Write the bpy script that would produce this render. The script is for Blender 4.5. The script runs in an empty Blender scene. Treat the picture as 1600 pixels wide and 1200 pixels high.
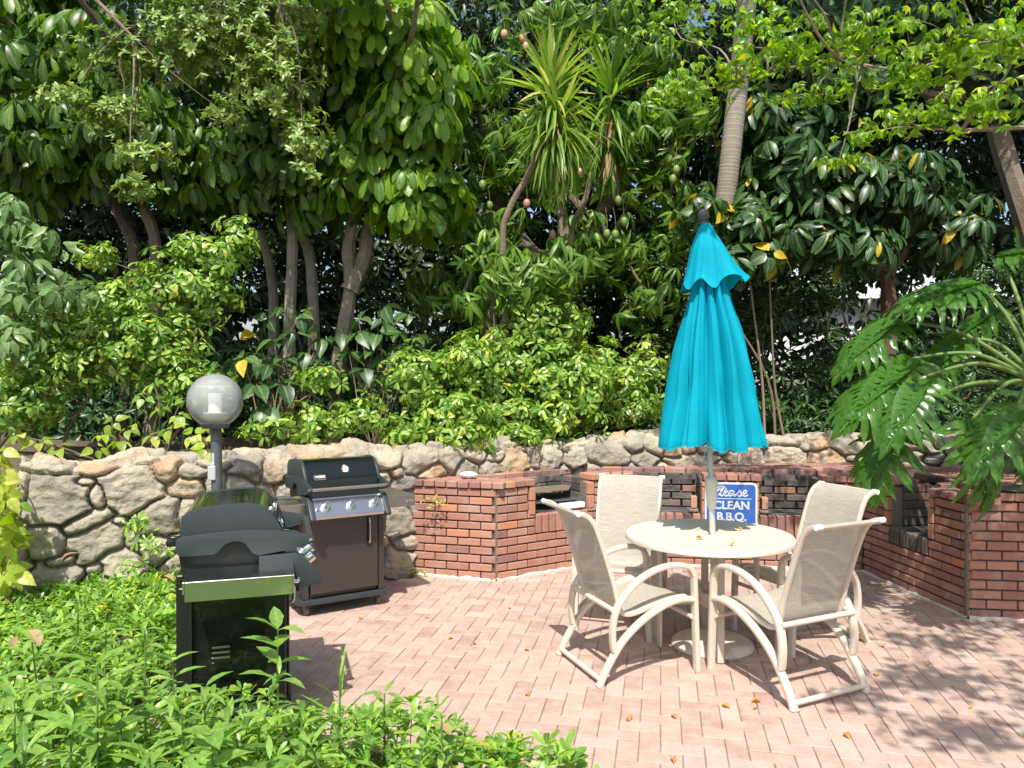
import bpy, math, random
import numpy as np
from mathutils import Vector, Matrix
R = math.radians
rng = np.random.default_rng(7)
random.seed(7)
S = bpy.context.scene
COL = S.collection

# ------------------------------------------------------------ camera, sky, sun
CAMZ = 1.77
cam_d = bpy.data.cameras.new('camera'); cam = bpy.data.objects.new('camera', cam_d); COL.objects.link(cam)
cam.location = (0, 0, CAMZ); cam.rotation_euler = (R(90 - 0.48), 0, 0)
cam_d.sensor_width = 36; cam_d.lens = 27; cam_d.clip_end = 1000
S.camera = cam
SUN_EL, SUN_DX, SUN_DY = 57.0, 0.12, 1.0          # light travels towards +Y, a little to +X
w = bpy.data.worlds.new('World'); S.world = w; w.use_nodes = True
nt = w.node_tree; bg = nt.nodes['Background']
sky = nt.nodes.new('ShaderNodeTexSky'); sky.sky_type = 'NISHITA'; sky.sun_disc = False
sky.sun_elevation = R(SUN_EL); sky.sun_rotation = math.atan2(-SUN_DX, -SUN_DY); sky.dust_density = 2.5; sky.air_density = 1.0
nt.links.new(sky.outputs[0], bg.inputs[0]); bg.inputs[1].default_value = 0.15
ld = bpy.data.lights.new('sun', 'SUN'); ld.energy = 5.0; ld.angle = R(0.55); ld.color = (1, .96, .89)
sun = bpy.data.objects.new('sun', ld); COL.objects.link(sun)
h = math.hypot(SUN_DX, SUN_DY)
d = Vector((SUN_DX / h * math.cos(R(SUN_EL)), SUN_DY / h * math.cos(R(SUN_EL)), -math.sin(R(SUN_EL))))
sun.rotation_euler = d.to_track_quat('-Z', 'Y').to_euler()
S.view_settings.view_transform = 'Standard'; S.view_settings.look = 'None'
S.view_settings.exposure = 0.38; S.view_settings.gamma = 1
S.cycles.max_bounces = 6; S.cycles.transparent_max_bounces = 12; S.cycles.diffuse_bounces = 3

def at(px, py, Y):
    """world point seen at a photo pixel, at depth Y"""
    return Vector(((px - 800) / 1200 * Y, Y, CAMZ - (py - 590) / 1200 * Y))

# ------------------------------------------------------------ materials
def ramp_node(nt, stops):
    r = nt.nodes.new('ShaderNodeValToRGB'); el = r.color_ramp.elements
    while len(el) > 1: el.remove(el[0])
    el[0].position = stops[0][0]; el[0].color = (*stops[0][1], 1)
    for p, c in stops[1:]:
        e = el.new(p); e.color = (*c, 1)
    return r

def mat(name, cols, rough=.7, noise=(8, .25), bump=None, metal=0, transl=0, coat=0, attr='tint', spec=.5, dirt=None, fleck=None):
    m = bpy.data.materials.new(name); m.use_nodes = True
    nt = m.node_tree; b = nt.nodes['Principled BSDF']; L = nt.links.new
    b.inputs['Roughness'].default_value = rough; b.inputs['Metallic'].default_value = metal
    b.inputs['Specular IOR Level'].default_value = spec; b.inputs['Coat Weight'].default_value = coat
    tc = nt.nodes.new('ShaderNodeTexCoord')
    if isinstance(cols[0], (int, float)): cols = [(0, cols), (1, tuple(min(1, c * 1.15) for c in cols))]
    elif not isinstance(cols[0][1], (tuple, list)):
        cols = [(i / max(1, len(cols) - 1), c) for i, c in enumerate(cols)]
    a = nt.nodes.new('ShaderNodeAttribute'); a.attribute_name = attr
    n = nt.nodes.new('ShaderNodeTexNoise'); n.inputs['Scale'].default_value = noise[0]; n.inputs['Detail'].default_value = 5
    L(tc.outputs['Object'], n.inputs['Vector'])
    k = nt.nodes.new('ShaderNodeMath'); k.operation = 'MULTIPLY_ADD'; k.inputs[1].default_value = noise[1] * 2; k.inputs[2].default_value = -noise[1]
    L(n.outputs[0], k.inputs[0])
    ad = nt.nodes.new('ShaderNodeMath'); ad.operation = 'ADD'; ad.use_clamp = True
    L(a.outputs['Fac'], ad.inputs[0]); L(k.outputs[0], ad.inputs[1])
    r = ramp_node(nt, cols); L(ad.outputs[0], r.inputs[0]); out = r.outputs[0]
    if dirt:                                   # (scale, threshold, colour, amount) patches of a second colour
        n2 = nt.nodes.new('ShaderNodeTexNoise'); n2.inputs['Scale'].default_value = dirt[0]; n2.inputs['Detail'].default_value = 8; n2.inputs['Roughness'].default_value = .65
        L(tc.outputs['Object'], n2.inputs['Vector'])
        mr = nt.nodes.new('ShaderNodeMapRange'); mr.inputs[1].default_value = dirt[1] - .08; mr.inputs[2].default_value = dirt[1] + .1; mr.inputs[4].default_value = dirt[3]
        L(n2.outputs[0], mr.inputs[0])
        mx = nt.nodes.new('ShaderNodeMix'); mx.data_type = 'RGBA'; mx.inputs[7].default_value = (*dirt[2], 1)
        L(mr.outputs[0], mx.inputs[0]); L(out, mx.inputs[6]); out = mx.outputs[2]
    L(out, b.inputs['Base Color'])
    if bump:
        n3 = nt.nodes.new('ShaderNodeTexNoise'); n3.inputs['Scale'].default_value = bump[0]; n3.inputs['Detail'].default_value = 8; n3.inputs['Roughness'].default_value = .6
        L(tc.outputs['Object'], n3.inputs['Vector'])
        bp = nt.nodes.new('ShaderNodeBump'); bp.inputs['Strength'].default_value = bump[1]; bp.inputs['Distance'].default_value = bump[2] if len(bump) > 2 else .01
        L(n3.outputs[0], bp.inputs['Height']); L(bp.outputs[0], b.inputs['Normal'])
    if transl:
        t = nt.nodes.new('ShaderNodeBsdfTranslucent'); hs = nt.nodes.new('ShaderNodeHueSaturation')
        hs.inputs['Value'].default_value = 1.7; hs.inputs['Hue'].default_value = .488; hs.inputs['Saturation'].default_value = 1.1
        L(out, hs.inputs['Color']); L(hs.outputs[0], t.inputs[0])
        ms = nt.nodes.new('ShaderNodeMixShader'); ms.inputs[0].default_value = transl
        L(b.outputs[0], ms.inputs[1]); L(t.outputs[0], ms.inputs[2]); L(ms.outputs[0], nt.nodes['Material Output'].inputs[0])
    return m

def leafmat(name, dark, mid, light, extra=None, rough=.38, transl=.3):
    c = [(0, dark), (.45, mid), (.93, light)] + ([(1, extra)] if extra else [])
    m = mat(name, c, rough=rough, noise=(2.2, .12), transl=transl, spec=.5)
    nt = m.node_tree; L = nt.links.new; b = nt.nodes['Principled BSDF']            # pale midrib and finely blotched blade
    src = b.inputs['Base Color'].links[0].from_socket
    a = nt.nodes.new('ShaderNodeAttribute'); a.attribute_name = 'rib'
    mr = nt.nodes.new('ShaderNodeMapRange'); mr.inputs[1].default_value = .80; mr.inputs[2].default_value = .97; mr.inputs[4].default_value = .45; L(a.outputs['Fac'], mr.inputs[0])
    mx = nt.nodes.new('ShaderNodeMix'); mx.data_type = 'RGBA'; L(mr.outputs[0], mx.inputs[0]); L(src, mx.inputs[6]); mx.inputs[7].default_value = (.34, .42, .16, 1)
    n = nt.nodes.new('ShaderNodeTexNoise'); n.inputs['Scale'].default_value = 45; n.inputs['Detail'].default_value = 3
    tc = [q for q in nt.nodes if q.bl_idname == 'ShaderNodeTexCoord'][0]; L(tc.outputs['Object'], n.inputs['Vector'])
    hv = nt.nodes.new('ShaderNodeHueSaturation'); m2 = nt.nodes.new('ShaderNodeMapRange'); m2.inputs[1].default_value = .3; m2.inputs[2].default_value = .7; m2.inputs[3].default_value = .72; m2.inputs[4].default_value = 1.25
    L(n.outputs[0], m2.inputs[0]); L(m2.outputs[0], hv.inputs['Value']); L(mx.outputs[2], hv.inputs['Color']); L(hv.outputs[0], b.inputs['Base Color'])
    return m
BARK = mat('bark', [(.07, .05, .035), (.16, .12, .085), (.26, .21, .155)], .9, (14, .45), (40, .6, .02))
BARKL = mat('bark_light', [(.16, .13, .10), (.27, .22, .17), (.36, .31, .25)], .9, (10, .45), (30, .6, .02), dirt=(6, .58, (.12, .11, .07), .6))
TWIG = mat('twig', [(.12, .09, .05), (.25, .19, .12)], .85, (9, .5))
STEM = mat('green_stem', [(.07, .13, .03), (.14, .22, .05)], .6, (9, .4))
L_UMB = leafmat('leaf_umbrella_tree', (.045, .11, .014), (.10, .21, .022), (.26, .41, .035), transl=.38)
L_UMB_SUN = leafmat('leaf_umbrella_tree_sunlit', (.045, .12, .018), (.14, .28, .027), (.36, .55, .045), transl=.48)  # lighter copy of the umbrella-tree leaf, full sun put into its colours
L_ARB = leafmat('leaf_arboricola', (.08, .18, .025), (.18, .33, .045), (.42, .58, .12), (.62, .55, .06), transl=.35, rough=.3)
L_MAN = leafmat('leaf_mango', (.05, .13, .018), (.115, .24, .03), (.29, .45, .06), transl=.4)
L_FIN = leafmat('leaf_small_grey', (.11, .19, .045), (.23, .35, .08), (.42, .54, .15), (.55, .52, .08), transl=.3)
L_FIC = leafmat('leaf_fig', (.09, .20, .02), (.20, .37, .035), (.38, .55, .055), (.62, .52, .05), transl=.5, rough=.32)
L_DRK = leafmat('leaf_dark', (.025, .065, .02), (.04, .11, .03), (.08, .18, .045))
L_BIG = leafmat('leaf_big_dark', (.022, .058, .017), (.04, .10, .026), (.085, .185, .042), (.60, .44, .03))
L_YUC = leafmat('leaf_yucca', (.10, .19, .03), (.19, .33, .055), (.36, .48, .10), (.5, .48, .14), transl=.4)
L_PHI = leafmat('leaf_philodendron', (.03, .09, .014), (.055, .155, .02), (.11, .25, .03), rough=.26, transl=.35)
L_GRD = leafmat('leaf_ground_cover', (.08, .19, .022), (.17, .34, .04), (.32, .52, .06), (.60, .55, .05), rough=.36, transl=.35)
L_WEE = leafmat('leaf_weed', (.11, .23, .04), (.20, .36, .065), (.30, .46, .10), transl=.4)
L_PAL = leafmat('leaf_pale', (.09, .18, .06), (.17, .29, .10), (.29, .42, .16), transl=.35)
L_VIN = leafmat('leaf_vine', (.16, .28, .03), (.33, .45, .05), (.58, .60, .13), transl=.45)
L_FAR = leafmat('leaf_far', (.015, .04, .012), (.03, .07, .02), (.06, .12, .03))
DRY = mat('dry_leaf', [(.30, .13, .03), (.55, .27, .05), (.62, .36, .10)], .7, (30, .5), transl=.2)
DRYB = mat('dry_frond', [(.20, .12, .06), (.36, .25, .13)], .8, (12, .5))
ROCK = mat('rock', [(0, (.22, .20, .165)), (.25, (.33, .295, .23)), (.5, (.40, .355, .275)), (.75, (.46, .395, .295)), (.93, (.46, .31, .18)), (1, (.40, .24, .13))],
           .9, (7, .26), (16, 1.0, .035), dirt=(4.5, .56, (.19, .175, .14), .5))
PALEM = mat('pale_mortar', [(.40, .36, .30), (.60, .55, .47)], .95, (22, .5), (50, .6, .01))
MORTAR = mat('mortar', [(.10, .088, .07), (.24, .215, .175)], .95, (18, .5), (60, .6, .01))
BRICKC = [(0, (.085, .052, .05)), (.14, (.17, .09, .085)), (.32, (.27, .135, .115)), (.55, (.36, .165, .115)), (.72, (.40, .205, .145)), (.88, (.48, .21, .11)), (1, (.40, .29, .23))]
BRICK = mat('brick', BRICKC, .9, (25, .12), (70, .5, .006), dirt=(5, .57, (.42, .34, .28), .5))
SOOT = mat('sooty_brick', [(0, (.05, .046, .044)), (.4, (.11, .095, .085)), (.75, (.19, .135, .115)), (1, (.30, .17, .12))], .95, (6, .4), (60, .6, .008), dirt=(7, .6, (.28, .26, .23), .6))
PAVER = mat('paver', [(0, (.30, .165, .135)), (.3, (.37, .235, .19)), (.65, (.43, .305, .25)), (1, (.48, .385, .32))], .92, (55, .34), (120, .6, .004),
            dirt=(9, .50, (.47, .385, .32), .5))
SAND = mat('joint_sand', [(.17, .12, .09), (.27, .20, .15)], .95, (30, .5))
SOIL = mat('soil', [(.04, .03, .02), (.10, .075, .045), (.18, .14, .09)], .95, (12, .5), (30, .8, .03))
FRAME = mat('cream_metal', [(.56, .48, .385), (.63, .55, .455)], .42, (6, .4), dirt=(14, .64, (.5, .42, .33), .35))
CAPW = mat('white_cap', (.8, .79, .76), .5)
TABLE = mat('table_cream', [(.56, .50, .41), (.62, .56, .465)], .5, (5, .4), dirt=(9, .62, (.5, .44, .35), .3))
DARKP = mat('grey_cast_metal', [(.022, .031, .033), (.036, .048, .05)], .45, (3, .4), (60, .1, .002))
BLACKE = mat('black_enamel', (.006, .008, .008), .16, coat=.3)
BLACKP = mat('black_panel', (.012, .013, .012), .3)
BRONZE = mat('brown_panel', [(.066, .060, .053), (.088, .080, .070)], .36, (2, .4), metal=.6)
STEEL = mat('steel', [(.5, .5, .48), (.62, .62, .6)], .22, (4, .4), metal=1)
SATIN = mat('satin_steel', [(.36, .34, .32), (.44, .42, .4)], .38, (4, .4), metal=1)
CHROME = mat('chrome', (.75, .75, .76), .1, metal=1)
WHEEL = mat('caster_plastic', (.12, .11, .1), .6)
GREYPOST = mat('grey_painted_post', [(.06, .07, .078), (.10, .11, .12)], .5, (7, .5), dirt=(12, .6, (.2, .2, .19), .4))
BOXG = mat('pale_grey_box', (.42, .42, .42), .5)
POLE = mat('umbrella_pole', [(.48, .48, .47), (.60, .60, .58)], .4, (9, .4), metal=.35)
PLASTIC = mat('beige_plastic', (.56, .53, .46), .5)
SIGNB = mat('sign_blue', [(.02, .09, .36), (.03, .12, .44)], .5, (5, .5), dirt=(9, .62, (.10, .16, .36), .4))
SIGNW = mat('sign_white', [(.50, .54, .58), (.66, .69, .72)], .6, (9, .4))
ROPE = mat('green_cord', (.03, .16, .18), .7)
WHITEW = mat('white_stucco', [(.68, .68, .68), (.78, .78, .77)], .9, (2, .4))
GLASSD = mat('window_glass', (.03, .04, .05), .1)
TERRA = mat('terracotta', [(.36, .17, .14), (.48, .27, .23)], .85, (6, .5), (20, .5, .02))
FRUITG = mat('mango_green', [(.10, .18, .04), (.18, .27, .06), (.45, .22, .13), (.5, .3, .2)], .5, (5, .15))

def sling_mat():
    m = bpy.data.materials.new('sling_fabric'); m.use_nodes = True; nt = m.node_tree; L = nt.links.new; b = nt.nodes['Principled BSDF']
    tc = nt.nodes.new('ShaderNodeTexCoord'); mp = nt.nodes.new('ShaderNodeMapping'); mp.inputs['Scale'].default_value = (4, 90, 1)
    L(tc.outputs['UV'], mp.inputs[0])
    n = nt.nodes.new('ShaderNodeTexNoise'); n.inputs['Scale'].default_value = 2.2; n.inputs['Detail'].default_value = 4; L(mp.outputs[0], n.inputs[0])
    mp2 = nt.nodes.new('ShaderNodeMapping'); mp2.inputs['Scale'].default_value = (110, 25, 1); L(tc.outputs['UV'], mp2.inputs[0])
    n2 = nt.nodes.new('ShaderNodeTexNoise'); n2.inputs['Scale'].default_value = 2; L(mp2.outputs[0], n2.inputs[0])
    ad = nt.nodes.new('ShaderNodeMath'); ad.operation = 'ADD'; L(n.outputs[0], ad.inputs[0]); L(n2.outputs[0], ad.inputs[1])
    r = ramp_node(nt, [(.38, (.38, .345, .275)), (.5, (.47, .435, .36)), (.62, (.56, .52, .44))])
    hf = nt.nodes.new('ShaderNodeMath'); hf.operation = 'MULTIPLY'; hf.inputs[1].default_value = .5; L(ad.outputs[0], hf.inputs[0]); L(hf.outputs[0], r.inputs[0])
    L(r.outputs[0], b.inputs['Base Color']); b.inputs['Roughness'].default_value = .8
    t = nt.nodes.new('ShaderNodeBsdfTranslucent'); L(r.outputs[0], t.inputs[0])
    tr = nt.nodes.new('ShaderNodeBsdfTransparent')
    m1 = nt.nodes.new('ShaderNodeMixShader'); m1.inputs[0].default_value = .22; L(b.outputs[0], m1.inputs[1]); L(t.outputs[0], m1.inputs[2])
    m2 = nt.nodes.new('ShaderNodeMixShader'); m2.inputs[0].default_value = .07; L(m1.outputs[0], m2.inputs[1]); L(tr.outputs[0], m2.inputs[2])
    L(m2.outputs[0], nt.nodes['Material Output'].inputs[0]); return m
SLING = sling_mat()
def cloth_mat():
    m = mat('turquoise_cloth', [(0, (.0, .24, .34)), (.4, (.0, .37, .50)), (1, (.0, .45, .60))], .75, (3, .3), transl=0, spec=.2, bump=(14, .12, .02))
    nt = m.node_tree; L = nt.links.new; b = nt.nodes['Principled BSDF']
    t = nt.nodes.new('ShaderNodeBsdfTranslucent'); t.inputs[0].default_value = (0, .52, .66, 1)
    ms = nt.nodes.new('ShaderNodeMixShader'); ms.inputs[0].default_value = .3
    L(b.outputs[0], ms.inputs[1]); L(t.outputs[0], ms.inputs[2]); L(ms.outputs[0], nt.nodes['Material Output'].inputs[0]); return m
CLOTH = cloth_mat()
def acrylic_mat():
    m = bpy.data.materials.new('clear_acrylic'); m.use_nodes = True; nt = m.node_tree; L = nt.links.new
    nt.nodes.remove(nt.nodes['Principled BSDF'])
    tr = nt.nodes.new('ShaderNodeBsdfTransparent'); tr.inputs[0].default_value = (.93, .95, .94, 1)
    g = nt.nodes.new('ShaderNodeBsdfGlossy'); g.inputs['Roughness'].default_value = .12
    df = nt.nodes.new('ShaderNodeBsdfDiffuse'); df.inputs[0].default_value = (.8, .82, .8, 1)
    lw = nt.nodes.new('ShaderNodeLayerWeight'); lw.inputs[0].default_value = .22
    m1 = nt.nodes.new('ShaderNodeMixShader'); m1.inputs[0].default_value = .30; L(tr.outputs[0], m1.inputs[1]); L(df.outputs[0], m1.inputs[2])
    m2 = nt.nodes.new('ShaderNodeMixShader'); L(lw.outputs['Fresnel'], m2.inputs[0]); L(m1.outputs[0], m2.inputs[1]); L(g.outputs[0], m2.inputs[2])
    L(m2.outputs[0], nt.nodes['Material Output'].inputs[0]); return m
ACRYL = acrylic_mat()

# ------------------------------------------------------------ object helpers
def link(o, parent=None):
    COL.objects.link(o)
    if parent: o.parent = parent
    return o
def tag(o, label=None, cat=None, group=None, kind=None):
    if label: o['label'] = label
    if cat: o['category'] = cat
    if group: o['group'] = group
    if kind: o['kind'] = kind
    return o
def thing(name, label, cat, loc=(0, 0, 0), rz=0, group=None):
    o = bpy.data.objects.new(name, None); COL.objects.link(o); o.location = loc; o.rotation_euler = (0, 0, rz)
    o.empty_display_size = .1
    return tag(o, label, cat, group)
def mesh_np(name, V, F, tint=None, smooth=False, mats=None, fm=None, parent=None, UV=None, rib=None):
    """F: list of face index arrays, each (n,k)"""
    me = bpy.data.meshes.new(name)
    V = np.asarray(V, dtype=np.float32).reshape(-1, 3)
    if not isinstance(F, list): F = [F]
    F = [np.asarray(f) for f in F if len(f)]
    loops = np.concatenate([f.ravel() for f in F]).astype(np.int32)
    cnt = np.concatenate([np.full(len(f), f.shape[1]) for f in F]).astype(np.int32)
    st = np.concatenate([[0], np.cumsum(cnt)[:-1]]).astype(np.int32)
    me.vertices.add(len(V)); me.vertices.foreach_set('co', V.ravel())
    me.loops.add(len(loops)); me.loops.foreach_set('vertex_index', loops)
    me.polygons.add(len(cnt)); me.polygons.foreach_set('loop_start', st)
    try: me.polygons.foreach_set('loop_total', cnt)
    except Exception: pass
    me.polygons.foreach_set('use_smooth', np.full(len(cnt), bool(smooth)))
    if fm is not None: me.polygons.foreach_set('material_index', np.asarray(fm, dtype=np.int32))
    if tint is not None:
        a = me.attributes.new('tint', 'FLOAT', 'POINT'); a.data.foreach_set('value', np.asarray(tint, dtype=np.float32))
    if rib is not None:
        a = me.attributes.new('rib', 'FLOAT', 'POINT'); a.data.foreach_set('value', np.asarray(rib, dtype=np.float32))
    if UV is not None:
        uv = me.uv_layers.new(name='UVMap'); uv.data.foreach_set('uv', np.asarray(UV, dtype=np.float32)[loops].ravel())
    me.update(calc_edges=True); me.validate()
    for m in (mats or []): me.materials.append(m)
    o = bpy.data.objects.new(name, me)
    return link(o, parent)

class MB:
    """collects shapes for one mesh"""
    def __init__(s): s.V = []; s.F = []; s.T = []; s.M = []; s.n = 0
    def add(s, V, F, tint=.5, m=0):
        s.V.append(np.asarray(V, float).reshape(-1, 3)); k = len(s.V[-1])
        for f in F: s.F.append([i + s.n for i in f]); s.M.append(m)
        s.T.append(np.full(k, tint) if np.isscalar(tint) else np.asarray(tint)); s.n += k
    def box(s, c, size, rz=0, tint=.5, m=0, bev=0, rot=None):
        hx, hy, hz = [v / 2 for v in size]
        if bev <= 0:
            V = np.array([(x, y, z) for z in (-hz, hz) for y in (-hy, hy) for x in (-hx, hx)])
            F = [(0, 2, 3, 1), (4, 5, 7, 6), (0, 1, 5, 4), (2, 6, 7, 3), (0, 4, 6, 2), (1, 3, 7, 5)]
        else:
            b = min(bev, hx * .9, hy * .9, hz * .9); V = []
            idx = {}
            for sx in (-1, 1):
                for sy in (-1, 1):
                    for sz in (-1, 1):
                        for ax in range(3):
                            p = [sx * hx, sy * hy, sz * hz]
                            for a2 in range(3):
                                if a2 != ax: p[a2] -= (sx, sy, sz)[a2] * b
                            idx[(sx, sy, sz, ax)] = len(V); V.append(p)
            V = np.array(V); F = []
            for ax in range(3):
                o1, o2 = [a for a in range(3) if a != ax]
                for sg in (-1, 1):
                    q = []
                    for a_, b_ in ((-1, -1), (1, -1), (1, 1), (-1, 1)):
                        k = [0, 0, 0]; k[ax] = sg; k[o1] = a_; k[o2] = b_; q.append(idx[(*k, ax)])
                    F.append(q if (sg > 0) == (ax != 1) else q[::-1])
            for ax in range(3):                       # edges along ax
                o1, o2 = [a for a in range(3) if a != ax]
                for a_ in (-1, 1):
                    for b_ in (-1, 1):
                        k0 = [0, 0, 0]; k0[o1] = a_; k0[o2] = b_; k1 = list(k0); k0[ax] = -1; k1[ax] = 1
                        F.append([idx[(*k0, o1)], idx[(*k1, o1)], idx[(*k1, o2)], idx[(*k0, o2)]])
            for sx in (-1, 1):
                for sy in (-1, 1):
                    for sz in (-1, 1): F.append([idx[(sx, sy, sz, a)] for a in range(3)])
        if rot is not None: V = V @ np.array(rot).T
        c_, s_ = math.cos(rz), math.sin(rz)
        V = np.column_stack([V[:, 0] * c_ - V[:, 1] * s_, V[:, 0] * s_ + V[:, 1] * c_, V[:, 2]]) + np.array(c)
        s.add(V, F, tint, m)
    def tube(s, pts, rad, n=8, tint=.5, m=0, caps=True, flat=None, up=(0, 0, 1), closed=False):
        """rad scalar or list; flat=(a,b) gives a rounded-rectangular section of half sizes a (along up-ish) and b"""
        P = np.array([tuple(p) for p in pts], float); K = len(P)
        rad = np.full(K, rad) if np.isscalar(rad) else np.asarray(rad, float)
        T = np.gradient(P, axis=0); T /= np.linalg.norm(T, axis=1)[:, None] + 1e-9
        V = []; ref = np.array(up, float)
        for i in range(K):
            t = T[i]
            a = ref - t * (ref @ t)
            if np.linalg.norm(a) < .05: a = np.array([1., 0, 0]) - t * t[0]
            a /= np.linalg.norm(a); b = np.cross(t, a)
            if not flat: ref = a
            if flat:
                for q in range(n):
                    th = 2 * math.pi * (q + .5) / n; ca, sa = math.cos(th), math.sin(th)
                    e = .45
                    V.append(P[i] + a * flat[0] * np.sign(ca) * abs(ca) ** e * rad[i] + b * flat[1] * np.sign(sa) * abs(sa) ** e * rad[i])
            else:
                for q in range(n):
                    th = 2 * math.pi * q / n; V.append(P[i] + (a * math.cos(th) + b * math.sin(th)) * rad[i])
        F = []
        for i in range(K - 1):
            for q in range(n):
                q2 = (q + 1) % n; F.append([i * n + q, i * n + q2, (i + 1) * n + q2, (i + 1) * n + q])
        if caps: F.append(list(range(n))[::-1]); F.append([(K - 1) * n + q for q in range(n)])
        s.add(np.array(V), F, tint, m)
    def lathe(s, prof, c=(0, 0, 0), n=32, tint=.5, m=0, axis='z', sx=1, sy=1):
        V = []; F = []
        for r, z in prof:
            for q in range(n):
                th = 2 * math.pi * q / n; p = (r * math.cos(th) * sx, r * math.sin(th) * sy, z)
                if axis == 'y': p = (p[0], p[2], p[1])
                if axis == 'x': p = (p[2], p[0], p[1])
                V.append((p[0] + c[0], p[1] + c[1], p[2] + c[2]))
        for i in range(len(prof) - 1):
            for q in range(n):
                q2 = (q + 1) % n; F.append([i * n + q, i * n + q2, (i + 1) * n + q2, (i + 1) * n + q])
        F.append(list(range(n))[::-1]); F.append([(len(prof) - 1) * n + q for q in range(n)])
        s.add(V, F, tint, m)
    def prism(s, poly, a0, a1, axis='z', tint=.5, m=0):
        """polygon extruded from a0 to a1 along axis; poly in the other two coordinates"""
        n = len(poly); V = []
        for a in (a0, a1):
            for p, q in poly: V.append({'z': (p, q, a), 'x': (a, p, q), 'y': (p, a, q)}[axis])
        F = [list(range(n))[::-1], [n + i for i in range(n)]] + [[i, (i + 1) % n, n + (i + 1) % n, n + i] for i in range(n)]
        s.add(V, F, tint, m)
    def build(s, name, mats, parent=None, smooth=False, bevel=0, angle=40):
        me = bpy.data.meshes.new(name); V = np.vstack(s.V)
        me.from_pydata([tuple(v) for v in V], [], s.F)
        a = me.attributes.new('tint', 'FLOAT', 'POINT'); a.data.foreach_set('value', np.concatenate(s.T).astype(np.float32))
        if not isinstance(mats, (list, tuple)): mats = [mats]
        for m in mats: me.materials.append(m)
        me.polygons.foreach_set('material_index', np.array(s.M, dtype=np.int32))
        me.update()
        import bmesh
        bm = bmesh.new(); bm.from_mesh(me); bmesh.ops.recalc_face_normals(bm, faces=bm.faces)
        if bevel:
            es = [e for e in bm.edges if len(e.link_faces) == 2 and e.calc_face_angle(0) > R(35)]
            bmesh.ops.bevel(bm, geom=es, offset=bevel, segments=2, profile=.6, affect='EDGES', clamp_overlap=True)
        if smooth:
            for f in bm.faces: f.smooth = True
            for e in bm.edges:
                if len(e.link_faces) == 2 and e.calc_face_angle(0) > R(angle): e.smooth = False
        bm.to_mesh(me); bm.free()
        return link(bpy.data.objects.new(name, me), parent)

def smooth_path(pts, n=6):
    P = [np.array(tuple(p), float) for p in pts]; out = []
    for i in range(len(P) - 1):
        p0 = P[max(i - 1, 0)]; p1 = P[i]; p2 = P[i + 1]; p3 = P[min(i + 2, len(P) - 1)]
        for k in range(n):
            t = k / n
            out.append(.5 * ((2 * p1) + (-p0 + p2) * t + (2 * p0 - 5 * p1 + 4 * p2 - p3) * t * t + (-p0 + 3 * p1 - 3 * p2 + p3) * t ** 3))
    out.append(P[-1]); return out

# ------------------------------------------------------------ foliage helpers
def leaf_t(rows, fold=.25, bend=.25, wav=0):
    """leaf template: rows of (t, halfwidth); three columns; unit length"""
    V = [(0, 0, 0)]; F3 = []; F4 = []
    z = lambda t: -bend * t * t
    for k, (t, hw) in enumerate(rows):
        wz = wav * (1 if k % 2 else -1)
        V += [(t, -hw, z(t) + fold * hw + wz), (t, 0, z(t)), (t, hw, z(t) + fold * hw - wz)]
    V.append((1, 0, z(1))); tip = len(V) - 1
    F3 += [(0, 1, 2), (0, 2, 3)]
    for k in range(len(rows) - 1):
        a = 1 + 3 * k; b = a + 3
        F4 += [(a, b, b + 1, a + 1), (a + 1, b + 1, b + 2, a + 2)]
    a = 1 + 3 * (len(rows) - 1); F3 += [(a, tip, a + 1), (a + 1, tip, a + 2)]
    return np.array(V, float), np.array(F3), np.array(F4).reshape(-1, 4)
T_OBO = leaf_t([(.25, .07), (.55, .15), (.82, .16)], .3, .3)
T_OBL = leaf_t([(.15, .10), (.45, .18), (.75, .17), (.92, .10)], .3, .45)
T_OBV = leaf_t([(.18, .10), (.48, .175), (.78, .20), (.94, .12)], .25, .4)
T_OVL = leaf_t([(.15, .13), (.4, .20), (.7, .13)], .3, .35)
T_LAN = leaf_t([(.15, .07), (.4, .12), (.7, .09)], .35, .45)
T_FIG = leaf_t([(.18, .22), (.42, .27), (.72, .13)], .3, .3)
T_OVA = leaf_t([(.12, .22), (.32, .33), (.6, .27), (.84, .11)], .25, .35)
T_STR = leaf_t([(.08, .035), (.35, .046), (.7, .034), (.9, .016)], .5, .12)
T_STRD = leaf_t([(.08, .035), (.35, .042), (.7, .03), (.9, .015)], .5, .55)
T_SML = (np.array([(0, 0, 0), (.5, -.2, .03), (1, 0, -.12), (.5, .2, .03)], float), np.zeros((0, 3), int), np.array([(0, 1, 2, 3)]))
T_SM2 = leaf_t([(.4, .19), (.8, .15)], .3, .2)

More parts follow.
